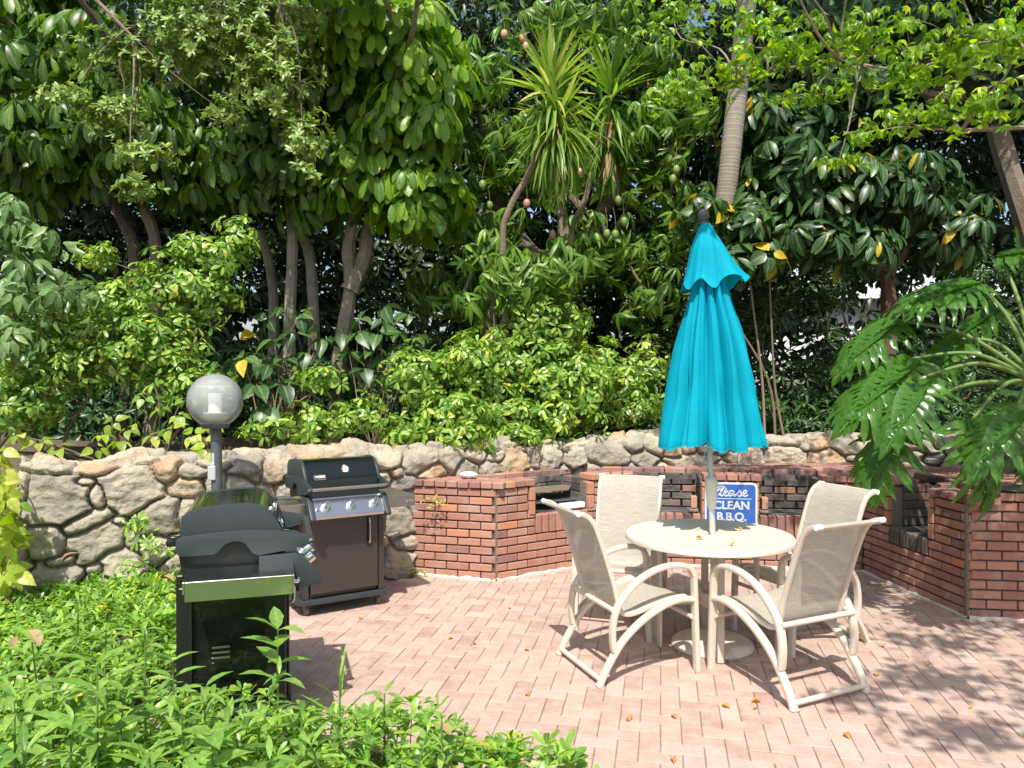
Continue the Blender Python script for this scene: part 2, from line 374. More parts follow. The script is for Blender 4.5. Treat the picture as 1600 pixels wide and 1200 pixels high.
def unit(v): return v / (np.linalg.norm(v, axis=-1, keepdims=True) + 1e-9)
def place(tpl, pos, dirs, ups, scale, tint):
    TV, F3, F4 = tpl; N = len(pos); k = len(TV)
    X = unit(dirs); Y = unit(np.cross(ups, X)); Z = np.cross(X, Y)
    s = np.asarray(scale).reshape(-1, 1, 1) if np.ndim(scale) else scale
    V = (TV[None, :, 0, None] * X[:, None] + TV[None, :, 1, None] * Y[:, None] + TV[None, :, 2, None] * Z[:, None]) * s + pos[:, None]
    off = (np.arange(N) * k)[:, None, None]
    return V.reshape(-1, 3), (F3[None] + off).reshape(-1, 3), (F4[None] + off).reshape(-1, 4), np.repeat(tint, k)
class Leaves:
    def __init__(s): s.V = []; s.F3 = []; s.F4 = []; s.T = []; s.R = []; s.n = 0
    def add(s, tpl, pos, dirs, ups, scale, tint):
        V, a, b, t = place(tpl, pos, dirs, ups, scale, tint)
        s.V.append(V); s.F3.append(a + s.n); s.F4.append(b + s.n); s.T.append(t); s.n += len(V); s.R.append(np.tile((np.abs(tpl[0][:, 1]) < 1e-6).astype(float), len(pos)))
    def whorls(s, tpl, C, A, n, size, el=.25, jit=.2, petiole=0., droop=0., rare=.03, base=.45, spread=.28):
        """whorls of n leaves at centres C with axes A"""
        M = len(C); A = unit(A)
        ref = np.where(np.abs(A[:, 2:3]) < .9, np.array([[0, 0, 1.]]), np.array([[1., 0, 0]]))
        U = unit(np.cross(A, ref)); W = np.cross(A, U)
        cl = rng.normal(0, .5, M)
        ph0 = rng.uniform(0, 6.28, M)
        for k in range(n):
            ph = ph0 + 2 * math.pi * k / n + rng.normal(0, jit, M)
            e = el + rng.normal(0, jit, M)
            rad = U * np.cos(ph)[:, None] + W * np.sin(ph)[:, None]
            D = rad * np.cos(e)[:, None] + A * np.sin(e)[:, None]
            D = unit(D + np.array([0, 0, -droop]))
            up = unit(A * np.cos(e)[:, None] - rad * np.sin(e)[:, None] + np.array([0, 0, .2]) + rng.normal(0, jit * .6, (M, 3)))
            sz = size * rng.uniform(.7, 1.2, M)
            t = np.clip(base + (cl * .5 + rng.normal(0, .6, M)) * spread, 0, .93)
            t = np.where(rng.random(M) < rare, 1.0, t)
            s.add(tpl, C + rad * petiole, D, up, sz, t)
    def build(s, name, m, parent=None, smooth=True):
        if not s.V: return None
        o = mesh_np(name, np.vstack(s.V), [np.vstack(s.F3), np.vstack(s.F4)], np.concatenate(s.T), smooth, [m], None, parent, None, np.concatenate(s.R))
        return o
def blobs_sample(blobs, dens, shell=.45, floor=None):
    """cluster centres in ellipsoids (px,py,Y,rx,ry,rz[,k]); dens clusters per m2 of silhouette-ish area"""
    C = []; A = []
    for b in blobs:
        px, py, Y, rx, ry, rz = b[:6]; k = b[6] if len(b) > 6 else 1
        c = np.array(at(px, py, Y)) if px is not None else np.array(py)
        n = max(3, int(dens * k * math.pi * (rx * rz + .5 * ry * (rx + rz))))
        d_ = unit(rng.normal(0, 1, (n, 3)))
        r = rng.random(n) ** shell * (1 + .12 * np.sin(d_[:, 0] * 7 + b[1] if px is not None else 0) + rng.normal(0, .07, n))
        p = c + d_ * r[:, None] * np.array([rx, ry, rz])
        C.append(p); A.append(unit(d_ / np.array([rx, ry, rz])))
    C = np.vstack(C); A = np.vstack(A)
    if floor is not None:
        k = C[:, 2] > floor; C = C[k]; A = A[k]
    return C, A
def limb(mb, a, b, r0, r1, wob=.12, n=6, tint=.5, sides=6):
    a = np.array(tuple(a), float); b = np.array(tuple(b), float); L = np.linalg.norm(b - a)
    pts = [a + (b - a) * t + rng.normal(0, wob * L * .35, 3) * math.sin(math.pi * t) for t in np.linspace(0, 1, 4)]
    pts = smooth_path(pts, max(2, n // 2)); mb.tube(pts, np.linspace(r0, r1, len(pts)), sides, tint, caps=False)
def twigs_to(mb, roots, C, k, r=.006, wob=.15):
    """thin branches from the nearest root point to k of the cluster centres"""
    roots = np.array([tuple(x) for x in roots]); idx = rng.permutation(len(C))[:k]
    for i in idx:
        j = np.argmin(np.linalg.norm(roots - C[i], axis=1)); limb(mb, roots[j], C[i], r * 1.8, r * .5, wob, 4, rng.random(), 4)

# ============================================================ SETTING
gm = MB(); gm.add([(-120, -40, -.035), (120, -40, -.035), (120, 200, -.035), (-120, 200, -.035)], [(0, 1, 2, 3)], .4)
tag(gm.build('ground', SOIL), kind='structure')

# bed edge: boundary between planting and paving (x, y)
BED = [(-2.05, 6.3), (-2.06, 5.2), (-1.95, 4.45), (-1.82, 3.72), (-1.05, 3.62), (-.55, 3.52), (-.1, 3.3), (.25, 3.0), (.55, 2.6), (.8, 2.2), (1.0, 1.6), (1.1, .6)]
def bed_x(y):
    ys = np.array([p[1] for p in BED])[::-1]; xs = np.array([p[0] for p in BED])[::-1]
    return np.interp(y, ys, xs)

# stone wall curve -------------------------------------------------
WPX = [(12, 5.75), (30, 5.75), (230, 6.1), (350, 6.22), (450, 6.45), (600, 6.75), (700, 7.1), (800, 7.5), (900, 7.78), (1000, 7.98), (1150, 8.25), (1300, 8.38), (1430, 8.12), (1560, 7.6), (1700, 6.95), (1850, 6.2), (2000, 5.5)]
WPT = smooth_path([((p - 800) / 1200 * y, y, 0) for p, y in WPX[1:]], 10)
WPT = np.array(WPT)[:, :2]
seg = np.linalg.norm(np.diff(WPT, axis=0), axis=1); WU = np.concatenate([[0], np.cumsum(seg)]); WLEN = WU[-1]
def wall_pt(u):
    x = np.interp(u, WU, WPT[:, 0]); y = np.interp(u, WU, WPT[:, 1])
    e = .05; tx = np.interp(u + e, WU, WPT[:, 0]) - np.interp(u - e, WU, WPT[:, 0]); ty = np.interp(u + e, WU, WPT[:, 1]) - np.interp(u - e, WU, WPT[:, 1])
    l = np.hypot(tx, ty) + 1e-9; return x, y, ty / l, -tx / l           # outward (towards the patio) normal
def build_wall():
    H, T = 1.10, .42
    step = .0125
    us = np.arange(0, WLEN, step); us = np.append(us, WLEN)
    S0 = H; SL = H + T + .55
    ss = np.arange(-.08, SL, step)
    U, SS = np.meshgrid(us, ss, indexing='ij')
    rs = np.random.default_rng(3)
    # stones seen in the photo: (px, py, width px, height px, tilt deg)
    dense = np.linspace(0, WLEN, 1500); dx, dy, _, _ = wall_pt(dense); dpx = 800 + 1200 * dx / dy
    P = []
    def crop1(cx, cy, w_, h_, r=0): P.append((cx / 3, 560 + cy / 3, w_ / 3, h_ / 3, r))
    for a in [(215, 508, 250, 62), (450, 503, 210, 62), (265, 660, 300, 240, -6), (452, 650, 70, 130), (392, 572, 90, 50), (635, 612, 250, 240, -20), (775, 535, 130, 130), (872, 605, 200, 100),
              (900, 530, 140, 70), (215, 862, 160, 170), (400, 770, 230, 95, 22), (450, 860, 290, 190, 20), (290, 945, 150, 70, 15), (230, 1032, 260, 170), (440, 990, 90, 60), (575, 970, 210, 170, -15),
              (485, 1082, 240, 120, -18), (330, 1160, 340, 130), (750, 745, 220, 190), (618, 850, 60, 110), (720, 900, 170, 150), (105, 620, 60, 200), (110, 830, 40, 130), (900, 740, 160, 160), (1010, 600, 120, 150),
              (1120, 600, 120, 130), (1170, 500, 180, 160), (1300, 510, 160, 150), (1060, 490, 110, 60), (1240, 650, 120, 110), (1330, 640, 90, 110), (700, 1080, 180, 140), (860, 1000, 200, 170), (120, 980, 90, 60), (1030, 760, 130, 130), (690, 480, 130, 50)]:
        crop1(*a)
    for a in [(170, 245, 180, 140, 15), (30, 235, 170, 100, 10), (340, 230, 110, 150, -15), (450, 225, 110, 80), (250, 320, 130, 80), (410, 298, 110, 90), (520, 290, 105, 85), (565, 230, 110, 55), (655, 262, 165, 120),
              (750, 228, 68, 145), (835, 250, 105, 125), (960, 240, 110, 130, 20), (1125, 225, 200, 140), (1240, 175, 115, 95), (1310, 255, 120, 85), (1370, 185, 120, 110), (60, 310, 75, 55), (5, 350, 70, 100),
              (85, 370, 150, 75), (75, 560, 160, 210), (95, 675, 120, 110), (60, 770, 170, 190), (1530, 270, 270, 80, 8), (1440, 200, 110, 90), (450, 160, 150, 30), (820, 150, 170, 32), (640, 165, 120, 30), (1000, 155, 180, 34), (1200, 110, 150, 30), (280, 175, 140, 40), (100, 175, 150, 40)]:
        P.append((600 + a[0] / 3.2, 640 + a[1] / 3.2, a[2] / 3.2, a[3] / 3.2, a[4] if len(a) > 4 else 0))
    seeds = []
    for px, py, w_, h_, r in P:
        u = np.interp(px, dpx, dense); Y = np.interp(px, dpx, dy); z = CAMZ - (py - 590) * Y / 1200
        cosf = 1.0
        seeds.append((u, min(z, H + .06), w_ * Y / 1200 / 2 * 1.08, h_ * Y / 1200 / 2, r))
    u_end_spec = np.interp(1065, dpx, dense)
    def far(u, s, a, b):
        for q in seeds:
            if ((u - q[0]) / (q[2] + a)) ** 2 + ((s - q[1]) / (q[3] + b)) ** 2 < .72: return False
        return True
    for a0, b0, tries in ((.26, .17, 900), (.17, .13, 1600), (.10, .07, 2500), (.06, .045, 2500)):
        for _ in range(tries):
            u = rs.uniform(-.1, WLEN + .1); s = rs.uniform(-.1, SL); a = a0 * rs.uniform(.8, 1.25); b = b0 * rs.uniform(.8, 1.2)
            if far(u, s, a, b): seeds.append((u, s, a, b, rs.uniform(-25, 25)))
    Sd = np.array(seeds)
    # noise helper
    def vnoise(x, y, sc, seed):
        r_ = np.random.default_rng(seed).random((256, 256)); x = x / sc + 37.3; y = y / sc + 91.7
        xi = np.floor(x).astype(int); yi = np.floor(y).astype(int); fx = x - xi; fy = y - yi; fx = fx * fx * (3 - 2 * fx); fy = fy * fy * (3 - 2 * fy)
        g = lambda i, j: r_[i % 256, j % 256]
        return (g(xi, yi) * (1 - fx) + g(xi + 1, yi) * fx) * (1 - fy) + (g(xi, yi + 1) * (1 - fx) + g(xi + 1, yi + 1) * fx) * fy
    uw = U + (vnoise(U, SS, .14, 1) - .5) * .035 + (vnoise(U, SS, .05, 2) - .5) * .012
    sw = SS + (vnoise(U, SS, .14, 3) - .5) * .035 + (vnoise(U, SS, .05, 4) - .5) * .012
    f1 = np.full(U.shape, 1e9); f2 = np.full(U.shape, 1e9); id1 = np.zeros(U.shape, int)
    for i, (u0, s0, a, b, r) in enumerate(Sd):
        i0 = np.searchsorted(us, u0 - 1.0); i1 = np.searchsorted(us, u0 + 1.0)
        if i1 <= i0: continue
        c_, s_ = math.cos(R(r)), math.sin(R(r)); du = uw[i0:i1] - u0; ds = sw[i0:i1] - s0
        f = (np.abs((du * c_ + ds * s_) / a) ** 2.4 + np.abs((-du * s_ + ds * c_) / b) ** 2.4) ** (1 / 2.4)
        A1 = f1[i0:i1]; A2 = f2[i0:i1]; lt = f < A1
        f2[i0:i1] = np.where(lt, A1, np.minimum(A2, f)); id1[i0:i1] = np.where(lt, i, id1[i0:i1]); f1[i0:i1] = np.where(lt, f, A1)
    mn = np.minimum(Sd[:, 2], Sd[:, 3])[id1]
    edge = (f2 - f1) * mn * .8                        # about metres from the joint
    e = np.clip((edge - .005) / np.clip(mn * .5, .02, .06), 0, 1); dome = np.sqrt(1 - (1 - e) ** 2.2)
    N = len(Sd); off = rs.uniform(-.022, .03, N)[id1]; tu = rs.uniform(-.2, .2, N)[id1]; tv = rs.uniform(-.22, .14, N)[id1]
    face = off + tu * (U - Sd[id1, 0]) + tv * (SS - Sd[id1, 1])
    rough = (vnoise(U, SS, .11, 5) - .5) * .022 + (vnoise(U, SS, .035, 6) - .5) * .014 + (vnoise(U, SS, .018, 8) - .5) * .005
    lay = np.abs(vnoise(U + id1 * 3.1, SS * 2.5, .12, 9) - .5) * .03
    disp = dome * (.058 + face * .8 + rough - lay) + (1 - dome) * ((vnoise(U, SS, .03, 7) - .5) * .02 - .034)
    x, y, nx, ny = wall_pt(us)
    # profile: position and normal along s, corners rounded
    prof = np.zeros((len(ss), 2)); pn = np.zeros((len(ss), 2)); rc = .07
    for j, s in enumerate(ss):
        if s < H: wv, z = 0, s; n = (1, 0)
        elif s < H + T: wv, z = s - H, H; n = (0, 1)
        else: wv, z = T, H - (s - H - T); n = (-1, 0)
        prof[j] = (wv, z); pn[j] = n
    k = np.ones(13) / 13
    for arr in (pn,):
        for c_ in (0, 1): arr[:, c_] = np.convolve(np.pad(arr[:, c_], 6, mode='edge'), k, 'valid')
    for c_ in (0, 1): prof[:, c_] = np.convolve(np.pad(prof[:, c_], 6, mode='edge'), k, 'valid')
    prof[:7, 1] = ss[:7]
    topw = (vnoise(us, us * 0 + 5, .5, 12) - .5) * .09 + (vnoise(us, us * 0 + 9, .2, 13) - .5) * .05
    zf = np.clip(prof[:, 1] / H, 0, 1) ** 4
    Wd = prof[None, :, 0] - disp * pn[None, :, 0]
    Zz = prof[None, :, 1] + disp * pn[None, :, 1] + zf[None] * topw[:, None]
    V = np.stack([x[:, None] - nx[:, None] * Wd, y[:, None] - ny[:, None] * Wd, Zz], -1)
    nu, ns = U.shape; I = np.arange(nu * ns).reshape(nu, ns)
    F = np.stack([I[:-1, :-1], I[1:, :-1], I[1:, 1:], I[:-1, 1:]], -1).reshape(-1, 4)
    tn = (rs.beta(3, 2.6, N))[id1]
    tn = np.where(rs.random(N)[id1] < .1, .93, tn)
    tn = tn * .92 + (vnoise(U, SS, .2, 15) - .5) * .18
    fm = (dome.reshape(-1)[F].mean(1) < .16).astype(int)
    o = mesh_np('stone_wall', V.reshape(-1, 3), [F[:, ::-1]], np.clip(tn, 0, 1).ravel(), True, [ROCK, MORTAR], fm)
    # end cap stones (left end)
    mb = MB()
    x0, y0, nx0, ny0 = x[0], y[0], nx[0], ny[0]
    tx, ty = -ny0, nx0
    for z0, hh in ((0, .3), (.3, .28), (.58, .26), (.84, .2)):
        for w0, ww in ((.0, .2), (.2, .2)):
            n_ = 14
            c = np.array([x0 - nx0 * (w0 + ww / 2) + (-tx) * -.0, y0 - ny0 * (w0 + ww / 2), z0 + hh / 2])
            Vs = []; Fs = []
            for i in range(9):
                for j in range(n_):
                    th = math.pi * i / 8; ph = 2 * math.pi * j / n_
                    v = np.array([math.sin(th) * math.cos(ph), math.sin(th) * math.sin(ph), math.cos(th)]); v = np.sign(v) * np.abs(v) ** .6
                    v *= np.array([.07, ww * .53, hh * .53]) * (1 + rs.uniform(-.06, .06))
                    Vs.append(c + np.array([tx * v[0] + nx0 * v[1], ty * v[0] + ny0 * v[1], v[2]]))
            for i in range(8):
                for j in range(n_): Fs.append([i * n_ + j, i * n_ + (j + 1) % n_, (i + 1) * n_ + (j + 1) % n_, (i + 1) * n_ + j])
            mb.add(Vs, Fs, rs.uniform(.3, .7))
    mb.build('end_stones', ROCK, o, smooth=True)
    tag(o, 'curved garden wall of rounded tan and grey fieldstones behind the patio', 'stone wall')
    return o
STONEWALL = build_wall()

# raised planting bed behind the wall
def build_raised():
    us = np.linspace(0, WLEN, 60); x, y, nx, ny = wall_pt(us)
    V = []; offs = [.36, .8, 1.6, 3, 6, 14, 40]
    for i in range(len(us)):
        for k, o_ in enumerate(offs):
            px = x[i] - nx[i] * o_; py = y[i] - ny[i] * o_
            if k == 0: px, py = x[i] - nx[i] * .36, y[i] - ny[i] * .36
            elif k >= 3:                      # far rings: spread straight back, no self-crossing
                f = i / (len(us) - 1); px = (-14 + 30 * f) * (1 if k < 5 else 2.5); py = max(y[i] + 1, 7) + o_
            V.append((px, py, .98 + .1 * math.sin(i * 1.3 + k) * (k > 0) + (0 if k else -.04)))
    n = len(offs); F = [[i * n + k, (i + 1) * n + k, (i + 1) * n + k + 1, i * n + k + 1] for i in range(len(us) - 1) for k in range(n - 1)]
    m = MB(); m.add(V, F, .5)
    A0 = V[:n]; Lf = [(p[0] - 10, p[1] + 1.0 + .2 * k, p[2]) for k, p in enumerate(A0)]; Sk = [(A0[0][0] + .02, A0[0][1] - .0, -.1), (Lf[0][0], Lf[0][1] - 1.2, -.1)]
    m.add(A0 + Lf, [[k, k + 1, n + k + 1, n + k] for k in range(n - 1)], .5); m.add([A0[0], Lf[0], Sk[1], Sk[0]], [(0, 1, 2, 3)], .5)
    A1 = V[-n:]; Rt = [(p[0] + 10, p[1] + .5 + .2 * k, p[2]) for k, p in enumerate(A1)]
    m.add(A1 + Rt, [[k, k + 1, n + k + 1, n + k][::-1] for k in range(n - 1)], .5); m.add([A1[0], Rt[0], (Rt[0][0], Rt[0][1], -.1), (A1[0][0], A1[0][1], -.1)], [(0, 3, 2, 1)], .5)
    o = m.build('planting_bed', SOIL, smooth=True); tag(o, kind='structure')
build_raised()
def build_front_soil():
    V = [(-9, -1, 0)]; ys = [p[1] for p in BED[::-1]]
    m = MB(); V = []
    for (bx, by) in BED[::-1]:
        V += [(-9, by, .02), (bx - .12, by, .06), (bx, by, -.01)]
    V += [(-9, 7.2, .02), (-3.7, 6.9, .05), (-2.0, 6.6, .02)]
    k = len(V) // 3
    F = [[i * 3 + j, (i + 1) * 3 + j, (i + 1) * 3 + j + 1, i * 3 + j + 1] for i in range(k - 1) for j in (0, 1)]
    m.add(V, F, .5); tag(m.build('flower_bed_soil', SOIL, smooth=True), kind='structure')
build_front_soil()

# ---- herringbone patio
def build_patio():
    ang = R(-11); c_, s_ = math.cos(ang), math.sin(ang); w_ = .1025
    rs = np.random.default_rng(5); V = []; T = []; B = []
    lo = (1, 1)
    n = 110
    tpl = np.array([(x, y, z) for z, k in ((-.02, 0), (-.0035, 0), (0, 1)) for x, y in ((-1, -1), (1, -1), (1, 1), (-1, 1)) for _ in (0,)], float)
    kk = np.array([0] * 4 + [0] * 4 + [1] * 4)
    Ft = [(0, 1, 5, 4), (1, 2, 6, 5), (2, 3, 7, 6), (3, 0, 4, 7), (4, 5, 9, 8), (5, 6, 10, 9), (6, 7, 11, 10), (7, 4, 8, 11), (8, 9, 10, 11)]
    Fs = []; cnt = 0
    for i in range(-n, n):
        for j in range(-n, n):
            m = (i - j) % 4
            if m == 0: cx, cy, lx, ly = i + 1, j + .5, 2, 1
            elif m == 3: cx, cy, lx, ly = i + .5, j + 1, 1, 2
            else: continue
            X = cx * w_; Y = cy * w_; wx = X * c_ - Y * s_ + 1.5; wy = X * s_ + Y * c_ + 4.5
            if wy < .4 or wy > 7.6 or wx > 6.5 or wx < bed_x(wy) - .06: continue
            if wy > 6.75 + .0 * wx and wx < -.9: continue
            if wy > 6.95 and wx < -.1: continue
            hx = lx * w_ / 2 - .0016; hy = ly * w_ / 2 - .0016; bev = .0035
            v = tpl.copy(); v[:, 0] *= (hx - kk * bev); v[:, 1] *= (hy - kk * bev)
            v[:, 2] += rs.normal(0, .0011); a = rs.normal(0, .004); v[8:, 2] += v[8:, 0] * rs.normal(0, .008) + v[8:, 1] * rs.normal(0, .008)
            ca, sa = math.cos(ang + a), math.sin(ang + a)
            V.append(np.column_stack([v[:, 0] * ca - v[:, 1] * sa + wx, v[:, 0] * sa + v[:, 1] * ca + wy, v[:, 2]]))
            T.append(np.full(12, np.clip(rs.normal(.5, .14), 0, 1))); Fs.append(np.array(Ft) + cnt * 12); cnt += 1
    o = mesh_np('brick_patio', np.vstack(V), [np.vstack(Fs)], np.concatenate(T), False, [PAVER]); tag(o, kind='structure')
    m = MB(); V = [(7, .3, -.0085), (7, 7.7, -.0085), (-1.2, 7.7, -.0085)] + [(x + .02 if x > -1.9 else x - .03, y, -.0085) for x, y in BED]
    m.add(V, [list(range(len(V)))], .5); tag(m.build('patio_sand_bed', SAND), kind='structure')
build_patio()

# ---- brick barbecue counter
def brick_counter():
    root = thing('brick_barbecue_counter', 'long angled red brick counter with sooty built-in grill bays along the stone wall', 'brick counter')
    rs = np.random.default_rng(11)
    faces = [((-.876, 6.87), (-.139, 6.66), .86, []),
             ((-.139, 6.66), (.85, 7.3), .86, [(.42, 1.02, .545)]),
             ((.85, 7.3), (3.2, 7.0), .865, [(.36, .93, .50), (1.46, 2.0, .50)]),
             ((3.2, 7.0), (3.35, 5.62), .90, [(.40, .92, .50)]),
             ((3.35, 5.62), (5.3, 5.36), .925, [])]
    bricks, soot, core = MB(), MB(), MB(); capm = MB(); fil = MB()
    CO = .0715
    for fi, (A, B, H, bays) in enumerate(faces):
        A = np.array(A); B = np.array(B); L = np.linalg.norm(B - A); d_ = (B - A) / L; nrm = np.array([d_[1], -d_[0]]); rz = math.atan2(d_[1], d_[0])
        P = lambda u, w_, z: (A[0] + d_[0] * u - nrm[0] * w_, A[1] + d_[1] * u - nrm[1] * w_, z)
        D = .62
        # mortar core: full below, columns between bays
        zt = H - .062 - .002 * fi
        edges = [0]; 
        for b in bays: edges += [b[0], b[1]]
        edges.append(L)
        for k in range(0, len(edges), 2):
            u0, u1 = edges[k], edges[k + 1]
            u0 += .012 if k == 0 else .0; u1 -= .012 if k + 2 >= len(edges) else .0
            core.box(P((u0 + u1) / 2, .045 + .035, zt / 2 - .02), (u1 - u0, .09, zt), rz, rs.random())
        for (u0, u1, z0) in bays:
            core.box(P((u0 + u1) / 2, .045 + .035, (z0 - .02) / 2 - .02), (u1 - u0, .088, z0 - .022), rz, .5)
            # recess: sides, back, floor of sooty brick
            zb = z0 - .01
            soot.box(P((u0 + u1) / 2, .26, zb - .03), (u1 - u0 + .02, .34, .05), rz, .1)
            nrow = int((H - .065 - zb) / CO) + 1
            for r_ in range(nrow):
                z = zb + CO * (r_ + .5); 
                if z > H - .075: z = H - .078
                o_ = (r_ % 2) * .1
                u = u0 - o_
                while u < u1:
                    a = max(u, u0); b_ = min(u + .205, u1)
                    if b_ - a > .03: soot.box(P((a + b_) / 2, .45 + rs.normal(0, .003), z), (b_ - a - .01, .07, CO - .011), rz, np.clip(rs.normal(.42, .25), 0, 1), bev=.005)
                    u += .215
                for us_ in (u0 - .03, u1 + .03):
                    for w0 in (.17, .31): soot.box(P(us_, w0 + .03, z), (.06, .13, CO - .011), rz, np.clip(rs.normal(.45, .25), 0, 1), bev=.004)
            core.box(P((u0 + u1) / 2, .49, (zb + H - .08) / 2), (u1 - u0 + .1, .05, H - .08 - zb), rz, .4)
            for us_ in (u0 - .035, u1 + .035): core.box(P(us_, .25, (zb + zt - .004) / 2), (.045, .36, zt - .004 - zb), rz, .4)
        # courses
        n = int(round((H - .06) / CO)); ch = (H - .062) / n
        for r_ in range(n):
            z = ch * (r_ + .5); u = -(.105 if r_ % 2 else .0) + (.02 if fi else -.01)
            u = u - .0
            while u < L - .01:
                a = max(u, .006 if fi else -.012); b_ = min(u + .203, L - .006); u += .213
                if b_ - a < .03: continue
                segs = [(a, b_)]
                for (u0, u1, z0) in bays:
                    if z + ch / 2 > z0 - .01:
                        if z - ch / 2 < z0 - .01 and z < z0 + .02: lim = (u0 - .0, u1 + .0)
                        else: lim = (u0 - .075, u1 + .075)
                        if z + ch / 2 > z0 - .075 - .0: pass
                        ns = []
                        for (p, q) in segs:
                            if q <= lim[0] or p >= lim[1]: ns.append((p, q)); continue
                            if p < lim[0] - .03: ns.append((p, lim[0] - .008))
                            if q > lim[1] + .03: ns.append((lim[1] + .008, q))
                        segs = ns
                    elif z + ch / 2 > z0 - .15:      # soldier course under the opening
                        ns = []
                        for (p, q) in segs:
                            if q <= u0 or p >= u1: ns.append((p, q)); continue
                            if p < u0 - .03: ns.append((p, u0 - .008))
                            if q > u1 + .03: ns.append((u1 + .008, q))
                        segs = ns
                for (p, q) in segs:
                    if q - p < .025: continue
                    inb = any(u0 - .12 < (p + q) / 2 < u1 + .12 for u0, u1, _ in bays)
                    sooty = fi == 2 and z > .45 and rs.random() < (.5 if inb else .3)
                    t = np.clip(rs.normal(.58 if fi < 2 else .56, .115), .15, 1) if rs.random() < .93 else rs.uniform(.1, .95)
                    (soot if sooty else bricks).box(P((p + q) / 2, .045 + rs.normal(0, .0022), z), (q - p, .09, ch - .0125), rz + rs.normal(0, .004), t, bev=.0045)
        fil.tube([P(u_, -.006 + rs.normal(0, .003), .004) for u_ in np.linspace(.0, L, 24)], [abs(rs.normal(.014, .006)) + .004 for _ in range(24)], 6, .9, caps=False)
        for (u0, u1, z0) in bays:
            # jamb stretchers set on end beside the opening (bright orange bricks)
            k = 0
            for s_, ub in ((-1, u0 - .037), (1, u1 + .037)):
                z = z0 - .005
                while z < H - .09:
                    hh = min(.125, H - .07 - z)
                    bricks.box(P(ub, .04 + rs.normal(0, .002), z + hh / 2), (.062, .094, hh - .01), rz, np.clip(rs.normal(.84, .05), 0, .93) if fi != 3 else .8, bev=.005); z += hh
            # soldiers under opening
            nn = int((u1 - u0) / .074); wv = (u1 - u0) / nn
            zlo = ch * math.floor((z0 - .15) / ch) + .005
            for i in range(nn):
                (soot if fi > 2 else bricks).box(P(u0 + wv * (i + .5), .045 + rs.normal(0, .003), (zlo + z0 - .012) / 2), (wv - .012, .092, z0 - .014 - zlo), rz, np.clip(rs.normal(.5, .2), 0, 1), bev=.005)
        # cap: bricks laid across, tops at H
        u = -.015; k = 0
        while u < L + .0:
            uu = u + .052
            wv = .098; inb = any(u0 - .03 < uu < u1 + .03 for u0, u1, _ in bays)
            if not inb:
                capm.box(P(uu, .085 + rs.normal(0, .003), H - .0305 + fi * .0011 + rs.normal(0, .001)), (wv, .205, .056), rz + rs.normal(0, .008), np.clip(rs.normal(.45 if fi < 3 else .36, .16), .05, .9), bev=.006)
            u += .107
        # second row behind, also bridging the bays at the back
        u = .0
        while u < L - .05:
            capm.box(P(u + .1, .54 if fi else .27, H - .0335 + fi * .0011 + rs.normal(0, .001)), (.2, .098, .056), rz, np.clip(rs.normal(.42 if fi < 2 else .25, .18), .0, .9), bev=.006)
            u += .21
    # corner mortar posts
    for (A, B, H, _) in faces[1:]:
        core.lathe([(.017, 0), (.017, H - .07)], (A[0], A[1] + .024, 0), 8, .3)
    # fill between the faces and the stone wall
    ring = [(-.8, 6.98)] ; inner = [(-.87, 6.93), (-.12, 6.83)]
    def inset(A, B, w_, t): 
        A = np.array(A); B = np.array(B); d_ = (B - A) / np.linalg.norm(B - A); n_ = np.array([d_[1], -d_[0]]); p = A + (B - A) * t - n_ * w_; return (p[0], p[1])
    poly = [(-.9, 7.15), (-.82, 6.96), (-.2, 6.79), inset(*faces[1][:2], .13, .24)]
    poly2 = [inset(*faces[1][:2], .50, .3), inset(*faces[1][:2], .50, .93), inset(*faces[2][:2], .50, .08), inset(*faces[2][:2], .50, .88), inset(*faces[3][:2], .50, .22), inset(*faces[3][:2], .50, .75), (3.9, 5.68), (5.3, 5.5)]
    back = [(6.2, 6.3), (5.3, 7.4), (4.7, 8.1), (3.6, 8.55), (2.4, 8.4), (1.3, 8.15), (.2, 7.78), (-.55, 7.4)]
    fill = MB(); fill.prism(poly + poly2 + back, .02, .795, 'z', .35)
    fill.build('counter_fill', SOOT, root)
    core.build('mortar_core', MORTAR, root); fil.build('mortar_fillet', PALEM, root, smooth=True)
    bricks.build('brickwork', BRICK, root); soot.build('sooty_brickwork', SOOT, root); capm.build('brick_cap', BRICK, root)
    # paved top behind the cap: rough bricks laid flat
    top = MB(); P_ = poly + poly2 + back
    def inside(x, y):
        c = False; n = len(P_)
        for i in range(n):
            x1, y1 = P_[i]; x2, y2 = P_[(i + 1) % n]
            if (y1 > y) != (y2 > y) and x < (x2 - x1) * (y - y1) / (y2 - y1) + x1: c = not c
        return c
    for i in range(-8, 36):
        for j in range(0, 32):
            x = i * .212 + (j % 2) * .105; y = 5.4 + j * .106
            if all(inside(x + a, y + b) for a in (-.1, .1) for b in (-.05, .05)):
                top.box((x, y, .795 + .026 + rs.normal(0, .002)), (.2, .095, .055), rs.normal(0, .02), np.clip(rs.normal(.35, .2), 0, 1), bev=.006)
    top.build('paved_top', BRICK, root)
    return faces
FACES = brick_counter()
def on_face(fi, u, w_, z):
    A, B = np.array(FACES[fi][0]), np.array(FACES[fi][1]); d_ = (B - A) / np.linalg.norm(B - A); n_ = np.array([d_[1], -d_[0]])
    return (A[0] + d_[0] * u - n_[0] * w_, A[1] + d_[1] * u - n_[1] * w_, z), math.atan2(d_[1], d_[0])

